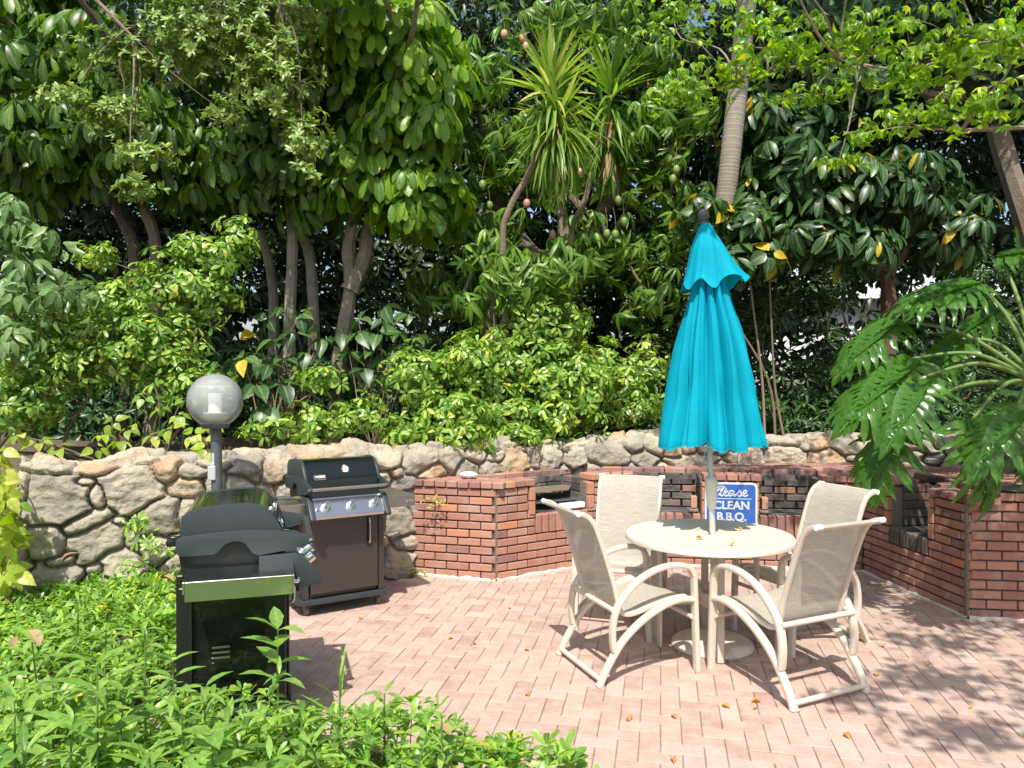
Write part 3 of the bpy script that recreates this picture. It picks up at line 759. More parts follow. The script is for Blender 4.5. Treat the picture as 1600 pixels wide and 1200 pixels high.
# sky-side backdrop buildings, seen only in slivers through the leaves
def house():
    t = thing('neighbouring_house', 'white rendered house glimpsed through the leaves at the right', 'house', (9.5, 21, .6), R(-6))
    b = MB(); b.box((0, 0, 1.5), (13, 6, 3.0), 0, .5); b.build('wall', WHITEW, t)
    r = MB(); r.prism([(-3.4, 3.0), (3.4, 3.0), (0, 4.4)], -6.9, 6.9, 'x', .5); r.build('roof', BOXG, t)
    for x in (-4.5, -1.5, 1.5, 4.5):
        f = MB(); f.box((x, -3.02, 1.5), (1.3, .06, 1.2)); fo = f.build('window', WHITEW, t)
        g = MB(); g.box((x - .3, -3.06, 1.5), (.5, .04, 1.0)); g.box((x + .3, -3.06, 1.5), (.5, .04, 1.0)); g.build('pane', GLASSD, fo)
house()
def shed():
    t = thing('garden_shed', 'low pinkish brick outbuilding half hidden behind the hedge at left', 'outbuilding', (-2.2, 13.2, .9), R(4))
    b = MB()
    rs = np.random.default_rng(4)
    for r_ in range(14):
        for i in range(13): b.box((-1.35 + i * .22 + (r_ % 2) * .1, 0, .04 + r_ * .075), (.208, .1, .066), 0, rs.random(), bev=.006)
    b.build('wall', TERRA, t)
    c = MB(); c.box((0, .06, 1.1), (3.1, .5, .06), bev=.01); c.build('coping', WHITEW, t)
shed()

# ============================================================ FURNITURE
def make_chair():
    """local: +x forwards, y sideways; feet on z=0"""
    root = thing('patio_chair', '', 'chair')
    W = .275
    for s in (-1, 1):
        m = MB(); y = s * W
        pts = [(.35, 0), (.338, .30), (.328, .54), (.322, .585), (.30, .622), (.262, .643), (.20, .652), (.12, .648), (.03, .625), (-.05, .585), (-.12, .53), (-.175, .47), (-.21, .40), (-.225, .31), (-.222, .235), (-.215, .19)]
        P = smooth_path([(x, y, z) for x, z in pts], 4)
        m.tube(P, 1, 12, .5, flat=(.024, .016), up=(0, 1, 0))
        m.build('arm', FRAME, root, smooth=True)
        m = MB(); pts = [(.325, .435), (.25, .445), (.15, .43), (.04, .385), (-.06, .325), (-.15, .25), (-.21, .175), (-.265, .09), (-.31, .0)]
        m.tube(smooth_path([(x, y, z) for x, z in pts], 4), 1, 12, .5, flat=(.0235, .016), up=(0, 1, 0))
        m.box((-.31, y, .006), (.035, .05, .012), bev=.003); m.build('leg', FRAME, root, smooth=True)
        m = MB(); rail = [(.30, .415), (.295, .44), (.27, .447), (.18, .437), (.06, .412), (-.05, .385), (-.11, .382), (-.148, .402), (-.168, .45), (-.195, .56), (-.25, .73), (-.30, .87), (-.325, .925), (-.355, .962), (-.395, .985), (-.435, .99)]
        m.tube(smooth_path([(x, s * .235, z) for x, z in rail], 4), 1, 10, .5, flat=(.012, .015), up=(0, 1, 0)); m.build('side_rail', FRAME, root, smooth=True)
        m = MB(); m.tube([(-.43, s * .215, .992), (-.43, s * .256, .992)], .0165, 10); m.build('end_cap', CAPW, root, smooth=True)
    for x_, z_, w_, r_ in ((-.30, .035, W, .0155), (-.217, .425, W, .0165), (.315, .33, W, .013), (.30, .42, .235, .013), (-.428, .988, .22, .014)):
        m = MB(); m.tube([(x_, -w_, z_), (x_, w_, z_)], r_, 10); m.build('crossbar', FRAME, root, smooth=True)
    for s in (-1, 1):
        m = MB()
        m.tube([(-.17, s * .235, .45), (-.20, s * W, .43)], .010, 6); m.build('bracket', FRAME, root, smooth=True)
        m = MB(); m.tube([(.22, s * .235, .435), (.22, s * W, .437)], .009, 6); m.build('bracket', FRAME, root, smooth=True)
    # sling
    rail2 = smooth_path([(x, z) for x, z in [(.302, .415), (.30, .44), (.272, .452), (.18, .442), (.06, .417), (-.05, .39), (-.105, .388), (-.142, .408), (-.162, .452), (-.189, .562), (-.244, .732), (-.294, .872), (-.32, .928), (-.35, .967), (-.393, .991), (-.43, 1.002), (-.446, .99)]], 4)
    n = len(rail2); ny = 13; V = []; UV = []; L = 0
    for i, (x, z) in enumerate(rail2):
        if i: L += math.hypot(x - rail2[i - 1][0], z - rail2[i - 1][1])
        for j in range(ny):
            y = -.232 + .464 * j / (ny - 1); sag = (1 - (y / .232) ** 2)
            t = i / (n - 1); dz = -.018 * sag * math.sin(min(1, t / .45) * math.pi) if t < .45 else 0
            dx = -.014 * sag * math.sin((t - .45) / .55 * math.pi) if t >= .45 else 0
            V.append((x + dx, y, z + dz)); UV.append((y, L))
    F = [[i * ny + j, i * ny + j + 1, (i + 1) * ny + j + 1, (i + 1) * ny + j] for i in range(n - 1) for j in range(ny - 1)]
    mesh_np('sling_seat', V, np.array(F), np.full(len(V), .5), True, [SLING], None, root, UV)
    return root
def copy_tree(o, parent=None):
    c = o.copy(); COL.objects.link(c)
    if parent: c.parent = parent
    for ch in list(o.children): copy_tree(ch, c)
    return c
CH = [((.69, 4.75), 21, 'cream patio chair left of the table, seen from its side'),
      ((1.61, 4.46), 116, 'cream patio chair nearest the camera, its back to the viewer'),
      ((.81, 5.62), 252, 'cream patio chair behind the table at its left, facing the viewer'),
      ((1.98, 5.25), 204, 'cream patio chair right of the table with leaf shadows on its backrest')]
ch0 = make_chair()
for i, ((x, y), a, lab) in enumerate(CH):
    o = ch0 if i == 0 else copy_tree(ch0)
    o.location = (x, y, .001); o.rotation_euler = (0, 0, R(a)); tag(o, lab, 'chair', 'cream patio chairs around the round table')

TX, TY = 1.30, 5.07
t = thing('patio_table', 'round cream metal patio table with an umbrella through its centre', 'table', (TX, TY, 0))
m = MB(); pr = [(.024, .727), (.024, .735), (.50, .738), (.525, .7405), (.538, .738), (.545, .728), (.545, .706), (.536, .700), (.50, .702), (.49, .715), (.024, .718)]
m.lathe(pr + [pr[0]], n=72); m.build('tabletop', TABLE, t, smooth=True, angle=50)
for k, a in enumerate((188, 268, 8, 80)):
    m = MB(); c_, s_ = math.cos(R(a)), math.sin(R(a)); r_ = .335
    m.box((r_ * c_, r_ * s_, .354), (.05, .024, .70), R(a + 90), bev=.006); m.build('leg', TABLE, t, smooth=True)
for a in (188, 268): m = MB(); m.box((0, 0, .29 if a == 188 else .316), (.66, .022, .024), R(a), bev=.004); m.build('stretcher', TABLE, t)
m = MB(); m.lathe([(.05, .26), (.056, .27), (.056, .345), (.05, .352), (.03, .352), (.03, .26)], n=20); m.build('hub', TABLE, t, smooth=True); m = MB()
for i in range(24):
    a0, a1 = 2 * math.pi * i / 24, 2 * math.pi * (i + 1) / 24
    m.tube([(.335 * math.cos(a0), .335 * math.sin(a0), .69), (.335 * math.cos(a1), .335 * math.sin(a1), .69)], .011, 6)
m.build('apron_ring', TABLE, t, smooth=True)

# umbrella --------------------------------------------------------
def umbrella():
    u = thing('patio_umbrella', 'closed turquoise market umbrella standing in the round table', 'umbrella', (TX + .012, TY, 0))
    top = np.array([-.05, 0, 2.78]); bot = np.array([.036, 0, .04]); axis = lambda z: bot + (top - bot) * (z - bot[2]) / (top[2] - bot[2])
    m = MB(); m.tube([axis(.06), axis(1.06)], .0205, 14); m.build('lower_pole', POLE, u, smooth=True)
    m = MB(); m.tube([axis(1.06), axis(2.78)], .0185, 14); m.build('upper_pole', POLE, u, smooth=True)
    m = MB(); zs = [.90, .93, .98, 1.04, 1.09, 1.105, 1.12]; rr = [.022, .03, .036, .041, .042, .038, .024]
    m.tube([axis(z) for z in zs], rr, 16); m.tube([axis(1.055) + np.array([.03, -.02, 0]), axis(1.055) + np.array([.06, -.035, .0])], .014, 10)
    hb = m.build('crank_housing', PLASTIC, u, smooth=True)
    m = MB(); m.tube([axis(1.06) + np.array([.055, -.035, 0]), axis(1.06) + np.array([.075, -.045, -.005]), axis(1.0) + np.array([.10, -.05, 0.02]), axis(.985) + np.array([.145, -.055, .02])], [.007, .007, .006, .008], 8); m.build('crank_handle', STEEL, hb, smooth=True)
    m = MB(); m.lathe([(.012, 2.76), (.024, 2.775), (.026, 2.79), (.018, 2.80), (.030, 2.812), (.037, 2.83), (.037, 2.848), (.028, 2.868), (.012, 2.88)], (-.05, 0, 0), 20); m.build('finial', GREYPOST, u, smooth=True)
    # canopy: pleated cloth
    nt_, nz = 288, 70; V = []; tint = []
    rs = np.random.default_rng(2); ph = rs.uniform(0, 6.28, 12)
    th = np.arange(nt_) / nt_ * 2 * math.pi
    FC = [(.3, .42, 1.0), (1.1, .4, .8), (1.9, .45, 1.0), (2.75, .4, .9), (3.45, .34, .8), (4.02, .30, 1.0), (4.52, .24, .8), (4.98, .30, 1.1), (5.55, .34, .85), (6.0, .25, .6)]
    def pleat(th, z):
        v = np.zeros_like(th)
        for i, (c0, w0, a0) in enumerate(FC):
            c0 = c0 + .07 * math.sin(z * 2.3 + i * 1.7) + (2.77 - z) * .03 * math.sin(i * 2.1)
            d0 = np.abs((th - c0 + math.pi) % (2 * math.pi) - math.pi) / w0
            v += a0 * (.75 + .25 * math.sin(z * 3.1 + i)) * np.clip(1 - d0 ** 1.3, 0, 1)
        for c0, a0 in ((3.55, .7), (3.86, .5), (4.27, 1.0), (4.76, .8), (5.27, 1.0), (5.72, .6), (2.4, .8), (.7, .8), (1.5, .8)):
            c0 = c0 + .05 * math.sin(z * 2.0 + c0 * 5); d0 = np.abs((th - c0 + math.pi) % (2 * math.pi) - math.pi)
            v -= a0 * (.6 + .4 * math.sin(z * 2.6 + c0 * 3)) * np.exp(-(d0 / .055) ** 2)
        return v * 1.75 - 1.05 + .05 * np.sin(23 * th + 1.5 * z) + .12 * np.sin(5 * th + 4 * z)
    prof = [(2.77, .026), (2.70, .060), (2.60, .085), (2.50, .098), (2.38, .118), (2.25, .150), (2.10, .195), (1.95, .230), (1.8, .256), (1.65, .272), (1.5, .300), (1.38, .322), (1.31, .336)]
    zz = np.linspace(2.77, 1.31, nz); rr = np.interp(zz, [p[0] for p in prof][::-1], [p[1] for p in prof][::-1])
    for i, z in enumerate(zz):
        f = (2.77 - z) / 1.46; amp = .20 + .05 * min(1, f * 1.3) 
        pl = pleat(th, z); r_ = rr[i] * (1 + amp * pl)
        ax = axis(z); lean = np.array([.016 + .022 * f, 0, 0])
        dz = (-.022 * np.sin(4 * th + 1.2) - .022 * pl) * max(0, (f - .8) / .2)
        wr = .003 * np.sin(z * 9 + th * 5 + ph[5]) * math.sin(z * 5.5) + .003 * np.sin(z * 17 - th * 4)*math.sin(z*3)
        V.append(np.column_stack([ax[0] + lean[0] + (r_ + wr) * np.cos(th) * 1.02, ax[1] + (r_ + wr) * np.sin(th) * .95, z + dz]))
    V = np.vstack(V); I = np.arange(nz * nt_).reshape(nz, nt_)
    F = np.stack([I[:-1], np.roll(I, -1, 1)[:-1], np.roll(I, -1, 1)[1:], I[1:]], -1).reshape(-1, 4)
    seam = np.tile(np.where(np.arange(nt_) % 36 == 9, .0, 1.0), nz); seam[-2 * nt_:-nt_] = .3
    c = mesh_np('canopy', V, [F[:, ::-1]], (rs.random(len(V)) * .1 + .5) * seam, True, [CLOTH], None, u)
    # vent: the loose top tier, flared to one side
    nz2 = 30; V = []; zz = np.linspace(2.785, 2.375, nz2)
    for i, z in enumerate(zz):
        f = i / (nz2 - 1); ax = axis(z)
        r0 = np.interp(f, [0, .15, .4, .7, .9, 1], [.030, .060, .098, .125, .148, .165])
        side = np.clip(np.cos(th + .35), 0, 1) ** 3
        pl = 1.1 * np.abs(np.sin(3.5 * th + .8 + .5 * f)) ** .7 - .8 + .3 * np.sin(9 * th + 2 + f)
        r_ = r0 * (1 + (.05 + .13 * f) * pl) + side * .10 * f ** 1.5
        dz = .035 * f ** 3 * np.sin(6 * th + 1.5) + .04 * f ** 2 * side
        V.append(np.column_stack([ax[0] + .014 + r_ * np.cos(th) , ax[1] + r_ * np.sin(th) * .95, z + dz]))
    V = np.vstack(V); I = np.arange(nz2 * nt_).reshape(nz2, nt_)
    F = np.stack([I[:-1], np.roll(I, -1, 1)[:-1], np.roll(I, -1, 1)[1:], I[1:]], -1).reshape(-1, 4)
    mesh_np('vent', V, [F[:, ::-1]], np.full(len(V), .5), True, [CLOTH], None, u)
    for k in range(8):
        a = 2 * math.pi * k / 8 + .2; m = MB(); m.tube([axis(2.7) + np.array([.02 * math.cos(a), .02 * math.sin(a), 0]), axis(1.36) + np.array([.2 * math.cos(a), .2 * math.sin(a), 0])], .006, 6); m.build('rib', POLE, u)
    for x, z1 in ((-.085, 1.12), (.125, 1.15)):
        m = MB(); m.tube(smooth_path([(x + .02, -.2, 1.34), (x - .01, -.2, 1.25), (x + .02, -.19, 1.18), (x + .03, -.18, z1)], 4), .003, 5); m.build('cord', ROPE, u)
    b = thing('umbrella_stand', 'low domed cream umbrella base on the pavers under the table', 'umbrella base', (TX + .02, TY - .02, 0))
    m = MB(); m.lathe([(.262, .0), (.268, .012), (.262, .028), (.235, .045), (.17, .064), (.09, .082), (.05, .095), (.03, .1)], n=48); m.build('weight', FRAME, b, smooth=True)
    m = MB(); m.lathe([(.03, .099), (.03, .33), (.024, .34)], n=18); m.build('collar', FRAME, b, smooth=True)
umbrella()

# globe lamp ------------------------------------------------------
def lamp():
    p = at(341, 700, 5.72); x, y = p.x, p.y
    g = at(336, 626, 5.72)
    t = thing('globe_lamp', 'clear globe garden lamp on a grey post in front of the stone wall', 'lamp post', (x, y, 0))
    m = MB(); m.tube([(0, 0, 0), (g.x - x + .006, 0, g.z - .205)], .040, 20); m.build('post', GREYPOST, t, smooth=True)
    cx = g.x - x; cz = g.z
    r_ = .2; m = MB(); m.lathe([(r_ * math.sin(a), cz - r_ * math.cos(a)) for a in np.linspace(R(27), R(178), 34)], (cx, 0, 0), 48)
    m.F = m.F[:-2]; m.M = m.M[:-2]
    m.build('globe', ACRYL, t, smooth=True)
    m = MB(); m.lathe([(.095, cz - .205), (.10, cz - .185), (.10, cz - .172), (.07, cz - .165)], (cx, 0, 0), 28); m.build('collar', GREYPOST, t, smooth=True)
    m = MB(); m.lathe([(.05, cz - .165), (.085, cz - .12), (.085, cz - .09), (.05, cz - .088), (.05, cz + .05), (.04, cz + .055)], (cx, 0, 0), 24); m.build('lamp_holder', CAPW, t, smooth=True)
    for zz, rr in ((cz - .10, .125), (cz + .10, .13)):
        m = MB(); m.lathe([(rr, zz), (rr + .006, zz + .004), (rr, zz + .012), (rr - .01, zz + .006)], (cx, 0, 0), 36); m.build('prism_ring', ACRYL, t, smooth=True)
    b = at(330, 740, 5.66)
    m = MB(); m.box((b.x - x - .004, -.03, b.z), (.058, .05, .105), bev=.006); m.box((b.x - x, -.03, b.z + .062), (.03, .035, .03), bev=.004); m.build('switch_box', BOXG, t)
    m = MB(); m.tube([(b.x - x + .002, -.03, b.z + .07), (b.x - x + .002, -.03, b.z + .15)], .014, 8); m.build('conduit', BOXG, t)
lamp()

# gas grills ------------------------------------------------------
def text_mesh(txt, size, mt, ext=.001, shear=0, off=0, space=1):
    cu = bpy.data.curves.new('lettering', 'FONT'); cu.body = txt; cu.size = size; cu.extrude = ext; cu.shear = shear; cu.offset = off; cu.align_x = 'CENTER'; cu.align_y = 'CENTER'; cu.space_character = space
    o = bpy.data.objects.new('lettering', cu); COL.objects.link(o); bpy.context.view_layer.update()
    me = bpy.data.meshes.new_from_object(o.evaluated_get(bpy.context.evaluated_depsgraph_get())); bpy.data.objects.remove(o)
    me.materials.clear(); me.materials.append(mt); return me

LID = [(.243, .995 - .0), (.238, 1.075), (.232, 1.095), (.21, 1.118), (.16, 1.133), (.05, 1.146), (-.07, 1.150), (-.12, 1.14), (-.16, 1.115), (-.20, 1.065), (-.225, 1.02), (-.235, .985)]
def grill(loc, rz, lab, dark, shelf_r=True):
    body = BLACKP if dark else BRONZE
    g = thing('gas_grill', lab, 'gas grill', loc, rz, None)
    m = MB()
    # base tray with rounded ends
    poly = []
    for cx, cy, a0 in ((.33, .20, 0), (-.33, .20, 90), (-.33, -.20, 180), (.33, -.20, 270)):
        for k in range(5):
            a = R(a0 + 22.5 * k); poly.append((cx + .075 * math.cos(a), cy + .075 * math.sin(a)))
    m.prism(poly, .085, .125, 'z', .5); m.build('base_tray', DARKP, g, bevel=.006, smooth=True)
    for x in (-.32, .32):
        for y in (-.2, .2):
            w_ = MB(); w_.lathe([(.012, -.016), (.036, -.016), (.038, -.010), (.038, .010), (.036, .016), (.012, .016)], (x, y, .039), 16, axis='x'); w_.box((x, y, .08), (.03, .03, .03)); w_.build('caster', WHEEL, g, smooth=True)
    m = MB(); m.box((0, .02, .465), (.60, .49, .68), bev=.006); m.build('cabinet', body, g)
    # front posts and doors
    for x in (-.335, .335):
        m = MB(); m.box((x, -.2, .44), (.052, .10, .63), bev=.006); m.build('corner_post', body, g); m = MB(); m.box((x, .22, .44), (.05, .06, .63), bev=.006); m.build('corner_post', body, g)
    m = MB(); m.box((-.0, -.252, .46), (.598, .028, .60), bev=.005); dr = m.build('door', body, g)
    m = MB(); m.tube(smooth_path([(.21, -.262, .70), (.21, -.292, .685), (.21, -.297, .60), (.21, -.292, .515), (.21, -.262, .50)], 5), .0085, 10); m.build('handle', STEEL, dr, smooth=True)
    m = MB(); m.box((.21, -.2675, .60), (.034, .006, .25), bev=.002); m.build('handle_recess', BLACKP, dr)
    if dark:                                   # louvre slits in the side panel
        m = MB(); m.box((-.304, .02, .455), (.008, .42, .62), bev=.003)
        sp = m.build('side_panel', BLACKE, g)
        for yb in (.06, -.10):
            for k in range(4):
                m = MB(); m.box((-.3105, yb, .36 + .026 * k), (.007, .085, .011), bev=.002, rot=None); m.build('louvre', SATIN if yb > 0 and k > 0 else BLACKP, sp)  # upper slats in one bank steel-bright: light through the slots put into the colour
    # firebox
    m = MB(); m.prism([(.235, .80), (.255, .93), (.255, .995), (-.235, .995), (-.25, .87), (-.20, .79)], -.31, .31, 'x'); m.build('firebox', BLACKP, g, bevel=.004)
    # firebox end castings with handle ears (fixed lower plate)
    for s in (-1, 1):
        x0, x1 = (s * .325, s * .352)
        pl = [(.262, .975), (.255, .992), (.235, 1.0), (.10, 1.012), (-.06, 1.018), (-.20, 1.008), (-.355, .977), (-.383, .968), (-.392, .952), (-.385, .935), (-.36, .928), (-.28, .908), (-.12, .888), (-.09, .900), (-.06, .945), (-.04, .962), (.0, .966), (.04, .95), (.07, .915), (.09, .906), (.24, .903), (.262, .925)]
        m = MB(); m.prism(pl, x0, x1, 'x'); ec = m.build('lid_side_plate', DARKP, g, bevel=.005, smooth=True)
        m = MB(); m.lathe([(.009, 0), (.009, s * .006), (.004, s * .008)], (x1, -.37, .95), 14, axis='x'); m.build('bolt', STEEL, ec, smooth=True)
        # lid end cap
        cap = [(y, z) for y, z in LID]
        m = MB(); m.prism(cap, s * .312, s * .338, 'x'); m.build('lid_end_cap', DARKP, g, bevel=.006, smooth=True)
        # hinge bolts
        m = MB(); m.lathe([(.02, 0), (.02, s * .01), (.008, s * .014)], (s * .345, .285, .975), 12, axis='x'); m.box((s * .335, .27, .98), (.02, .06, .05), bev=.006); m.build('hinge', BLACKP, g, smooth=True)
    # lid skin
    P = smooth_path([(0, y, z) for y, z in LID], 4); V = []
    n = len(P)
    for x in (-.312, .312):
        for p in P:
            V.append((x, p[1] * .975, .99 + (p[2] - .99) * .97))
    inner = [(x, y * .96, z - .008) for x, y, z in V]
    F = [[i, i + 1, n + i + 1, n + i] for i in range(n - 1)]
    m = MB(); m.add(V, F, .5); m.add(inner, [f[::-1] for f in F], .5); lid = m.build('lid', BLACKE, g, smooth=True, angle=60)
    tm = MB()
    A = np.array([-.19, 1.075]); 
    tm.lathe([(.034, .0), (.036, -.008), (.031, -.013), (.010, -.014)], (0.03, -.187, 1.068), 24, axis='y'); th = tm.build('thermometer', STEEL, lid, smooth=True)
    tm = MB(); tm.lathe([(.026, -.0), (.026, -.003)], (0.03, -.200, 1.068), 24, axis='y'); tm.build('dial', CAPW, th)
    bd = MB(); sl = math.atan2(1.115 - 1.0, .07); 
    rotx = np.array(Matrix.Rotation(R(-24), 3, 'X'))
    bd.box((-.205, -.2245, 1.025), (.105, .010, .044), bev=.004, rot=rotx); bo = bd.build('badge', STEEL, lid)
    bd = MB(); bd.box((-.205, -.2295, 1.0265), (.094, .006, .034), bev=.002, rot=rotx); bp = bd.build('badge_plate', DARKP, bo)
    me = text_mesh('WEBER', .026, CAPW, .0006, 0, .0005, 1.05); tb = link(bpy.data.objects.new('lettering', me), bp); tb.location = (-.205, -.2337, 1.028); tb.rotation_euler = (R(90 - 24), 0, 0)
    # handle bar
    m = MB(); m.tube([(-.325, -.368, .952), (.325, -.368, .952)], .0135, 14); m.build('lid_handle', SATIN, g, smooth=True)
    # control panel
    cp = [(-.225, .885), (-.305, .880), (-.395, .755), (-.385, .735), (-.225, .745)]
    m = MB(); m.prism(cp, -.305, .305, 'x'); pan = m.build('control_panel', STEEL if not dark else STEEL, g, bevel=.004)
    for s in (-1, 1):
        m = MB(); pl = [(-.12, .885), (-.30, .890), (-.335, .872), (-.425, .745), (-.42, .728), (-.34, .715), (-.2, .728), (-.12, .74)]
        m.prism(pl, s * .306, s * .352, 'x'); m.build('panel_end_cap', DARKP, g, bevel=.005, smooth=True)
    nrm = np.array([0, -(.880 - .755), -(.395 - .305)]); nrm = np.array([0, -.811, .585])
    up_ = np.array([0, .585, .811])
    for i, x in enumerate((-.20, .02, .225)):
        c = np.array([x, -.348, .820]); m = MB()
        m.tube([c, c + nrm * .012, c + nrm * .014, c + nrm * .045, c + nrm * .05], [.038, .038, .029, .027, .022], 20, up=(1, 0, 0)); k = m.build('knob', CHROME if i >= 0 else STEEL, pan, smooth=True, angle=30)
        m = MB(); m.tube([c + nrm * .0505, c + nrm * .053], .016, 16, up=(1, 0, 0)); m.box(c + nrm * .0535, (.004, .004, .026)); m.build('knob_face', GREYPOST, k)
    c = np.array([-.275, -.355, .805]); m = MB(); m.tube([c, c + nrm * .02], .012, 12, up=(1, 0, 0)); m.build('igniter_button', STEEL, pan, smooth=True)
    # side shelves: steel tray with front and end lips
    for s in (-1, 1):
        x0, x1 = s * .352, s * .645; cx = (x0 + x1) / 2; w_ = abs(x1 - x0)
        m = MB(); m.box((cx, -.04, .838), (w_, .47, .010), bev=.002); m.box((cx, -.279, .800), (w_, .010, .088), bev=.002); m.box((cx, .199, .815), (w_, .010, .056), bev=.002)
        m.box((x1 - s * .004, -.04, .7985), (.010, .468, .090), bev=.002)
        sh = m.build('side_shelf', SATIN if not dark else STEEL, g)
        if not dark or True:
            for q in (0, 1):
                m = MB(); xx = s * (.56 + .045 * q); m.tube([(xx, -.283, .80), (xx, -.30, .797), (xx, -.308, .812)], .0045, 8); m.build('tool_hook', CHROME, sh, smooth=True)
        for yb in (-.2, .14): m = MB(); m.box((s * .40, yb, .79), (.10, .02, .06), bev=.004); m.build('shelf_bracket', DARKP, g)
    g.scale = (.88, 1, 1)
    return g
grill((-1.46, 4.06, 0), R(107), 'black gas grill in the foreground seen from its side, in front of the lamp post', True)
grill((-1.40, 6.02, 0), R(31.8), 'brown gas grill with black lid and three knobs beside the brick counter', False)

def brush():
    th_ = R(31.8); c_, s_ = math.cos(th_), math.sin(th_); X = lambda a, b, z: (-1.40 + a * c_ - b * s_, 6.02 + a * s_ + b * c_, z)
    t = thing('grill_brush', 'grey grill cleaning brush lying on the left shelf of the brown grill', 'grill brush', X(-.44, -.18, .845), th_ + R(0))
    m = MB(); m.tube(smooth_path([(-.06, 0, .035), (.0, 0, .035), (.08, .01, .028), (.19, .015, .018)], 4), [.010] * 12 + [.012], 8, flat=None); m.build('handle', GREYPOST, t, smooth=True)
    m = MB(); m.box((-.095, 0, .045), (.085, .05, .02), bev=.005)
    for i in range(7):
        for j in range(3): m.tube([(-.13 + i * .012, -.016 + j * .016, .036), (-.133 + i * .013, -.018 + j * .018, .004)], .0035, 4)
    m.build('bristle_head', DARKP, t)
    m = MB(); m.tube([(-.02, .07, .012), (.12, .075, .012)], [.008, .011], 8)
    o = m.build('yellow_scraper', L_VIN, None, smooth=True); o.location = X(-.38, -.12, .845); o.rotation_euler = (0, 0, th_); tag(o, 'short yellow-green handle lying behind the brush on the grill shelf', 'scraper')
brush()

# sign ------------------------------------------------------------
def sign():
    A, B = np.array(FACES[2][0]), np.array(FACES[2][1]); L = np.linalg.norm(B - A)
    W_, H_ = .475, .62
    (x, y, z), rz = on_face(2, 1.195, -.035, .797 - H_ / 2)
    t = thing('metal_sign', 'blue and white sign asking to clean the barbecue, leaning on the brick counter', 'sign', (x, y, z), rz)
    def rr(w_, h_, r_, n=6):
        P = []
        for cx, cy, a0 in ((w_ / 2 - r_, h_ / 2 - r_, 0), (-w_ / 2 + r_, h_ / 2 - r_, 90), (-w_ / 2 + r_, -h_ / 2 + r_, 180), (w_ / 2 - r_, -h_ / 2 + r_, 270)):
            for k in range(n + 1): a = R(a0 + 90 * k / n); P.append((cx + r_ * math.cos(a), cy + r_ * math.sin(a)))
        return P
    m = MB(); m.prism(rr(W_, H_, .045), -.002, .004, 'y'); pl = m.build('plate', SIGNW, t)
    m = MB(); m.prism(rr(W_ - .035, H_ - .035, .034), -.0045, -.0018, 'y'); m.build('blue_panel', SIGNB, t)
    me = text_mesh('CLEAN', .104, SIGNW, .001, 0, .0035, 1.0); o = link(bpy.data.objects.new('lettering', me), t); o.location = (.005, -.006, .096); o.rotation_euler = (R(90), 0, 0)
    me = text_mesh('B.B.Q.', .104, SIGNW, .001, 0, .0035, 1.0); o = link(bpy.data.objects.new('lettering', me), t); o.location = (.005, -.006, -.010); o.rotation_euler = (R(90), 0, 0)
    m = MB(); m.box((.0, -.0058, .160), (.37, .0025, .006)); m.build('underline', SIGNW, t)
    # brush script word, drawn as strokes
    def stroke(pts, name='script_stroke'):
        P = smooth_path([(x_, 0, z_) for x_, z_ in pts], 8); mm.tube([(p[0], -.0065, p[2]) for p in P], 1, 6, flat=(.0072, .0016), up=(0, .0, 1) if False else (0, 1, 0), caps=True)
    mm = MB()
    def strokes(pts):
        P = smooth_path([(x_ * .062 - .205, -.0062, z_ * .058 + .184) for x_, z_ in pts], 7)
        P = np.array(P)
        T_ = np.gradient(P, axis=0); T_ /= np.linalg.norm(T_, axis=1)[:, None] + 1e-9
        N_ = np.column_stack([-T_[:, 2], T_[:, 1] * 0, T_[:, 0]]); w_ = .0062
        V = np.vstack([P + N_ * w_, P - N_ * w_]); n = len(P)
        V2 = V.copy(); V2[:, 1] += .003
        F = [[i, i + 1, n + i + 1, n + i] for i in range(n - 1)]
        mm.add(V, F); mm.add(V2, F)
    strokes([(.55, -.2), (.75, .7), (.95, 1.55), (.9, 1.65)]); strokes([(.35, 1.2), (.7, 1.6), (1.35, 1.65), (1.6, 1.3), (1.35, .85), (.85, .7)])          # P
    strokes([(1.45, .1), (1.75, .5), (2.2, 1.3), (2.1, 1.6), (1.9, 1.2), (1.75, .3), (1.9, .05), (2.15, .2), (2.45, .5), (2.75, .75), (2.6, .95), (2.35, .7), (2.35, .2), (2.6, .02), (2.95, .3)])   # l e
    strokes([(3.65, .75), (3.35, .92), (3.0, .6), (3.0, .15), (3.25, .05), (3.6, .5), (3.72, .9), (3.65, .3), (3.8, .03), (4.1, .3), (4.5, .8), (4.55, 1.0), (4.75, .6), (4.75, .15), (4.5, .02), (4.3, .15)])  # a s
    strokes([(4.7, .05), (5.1, .3), (5.45, .6), (5.55, .85), (5.35, .98), (5.1, .7), (5.1, .2), (5.35, .02), (5.75, .3)])   # e
    mm.build('script_lettering', SIGNW, t)
sign()

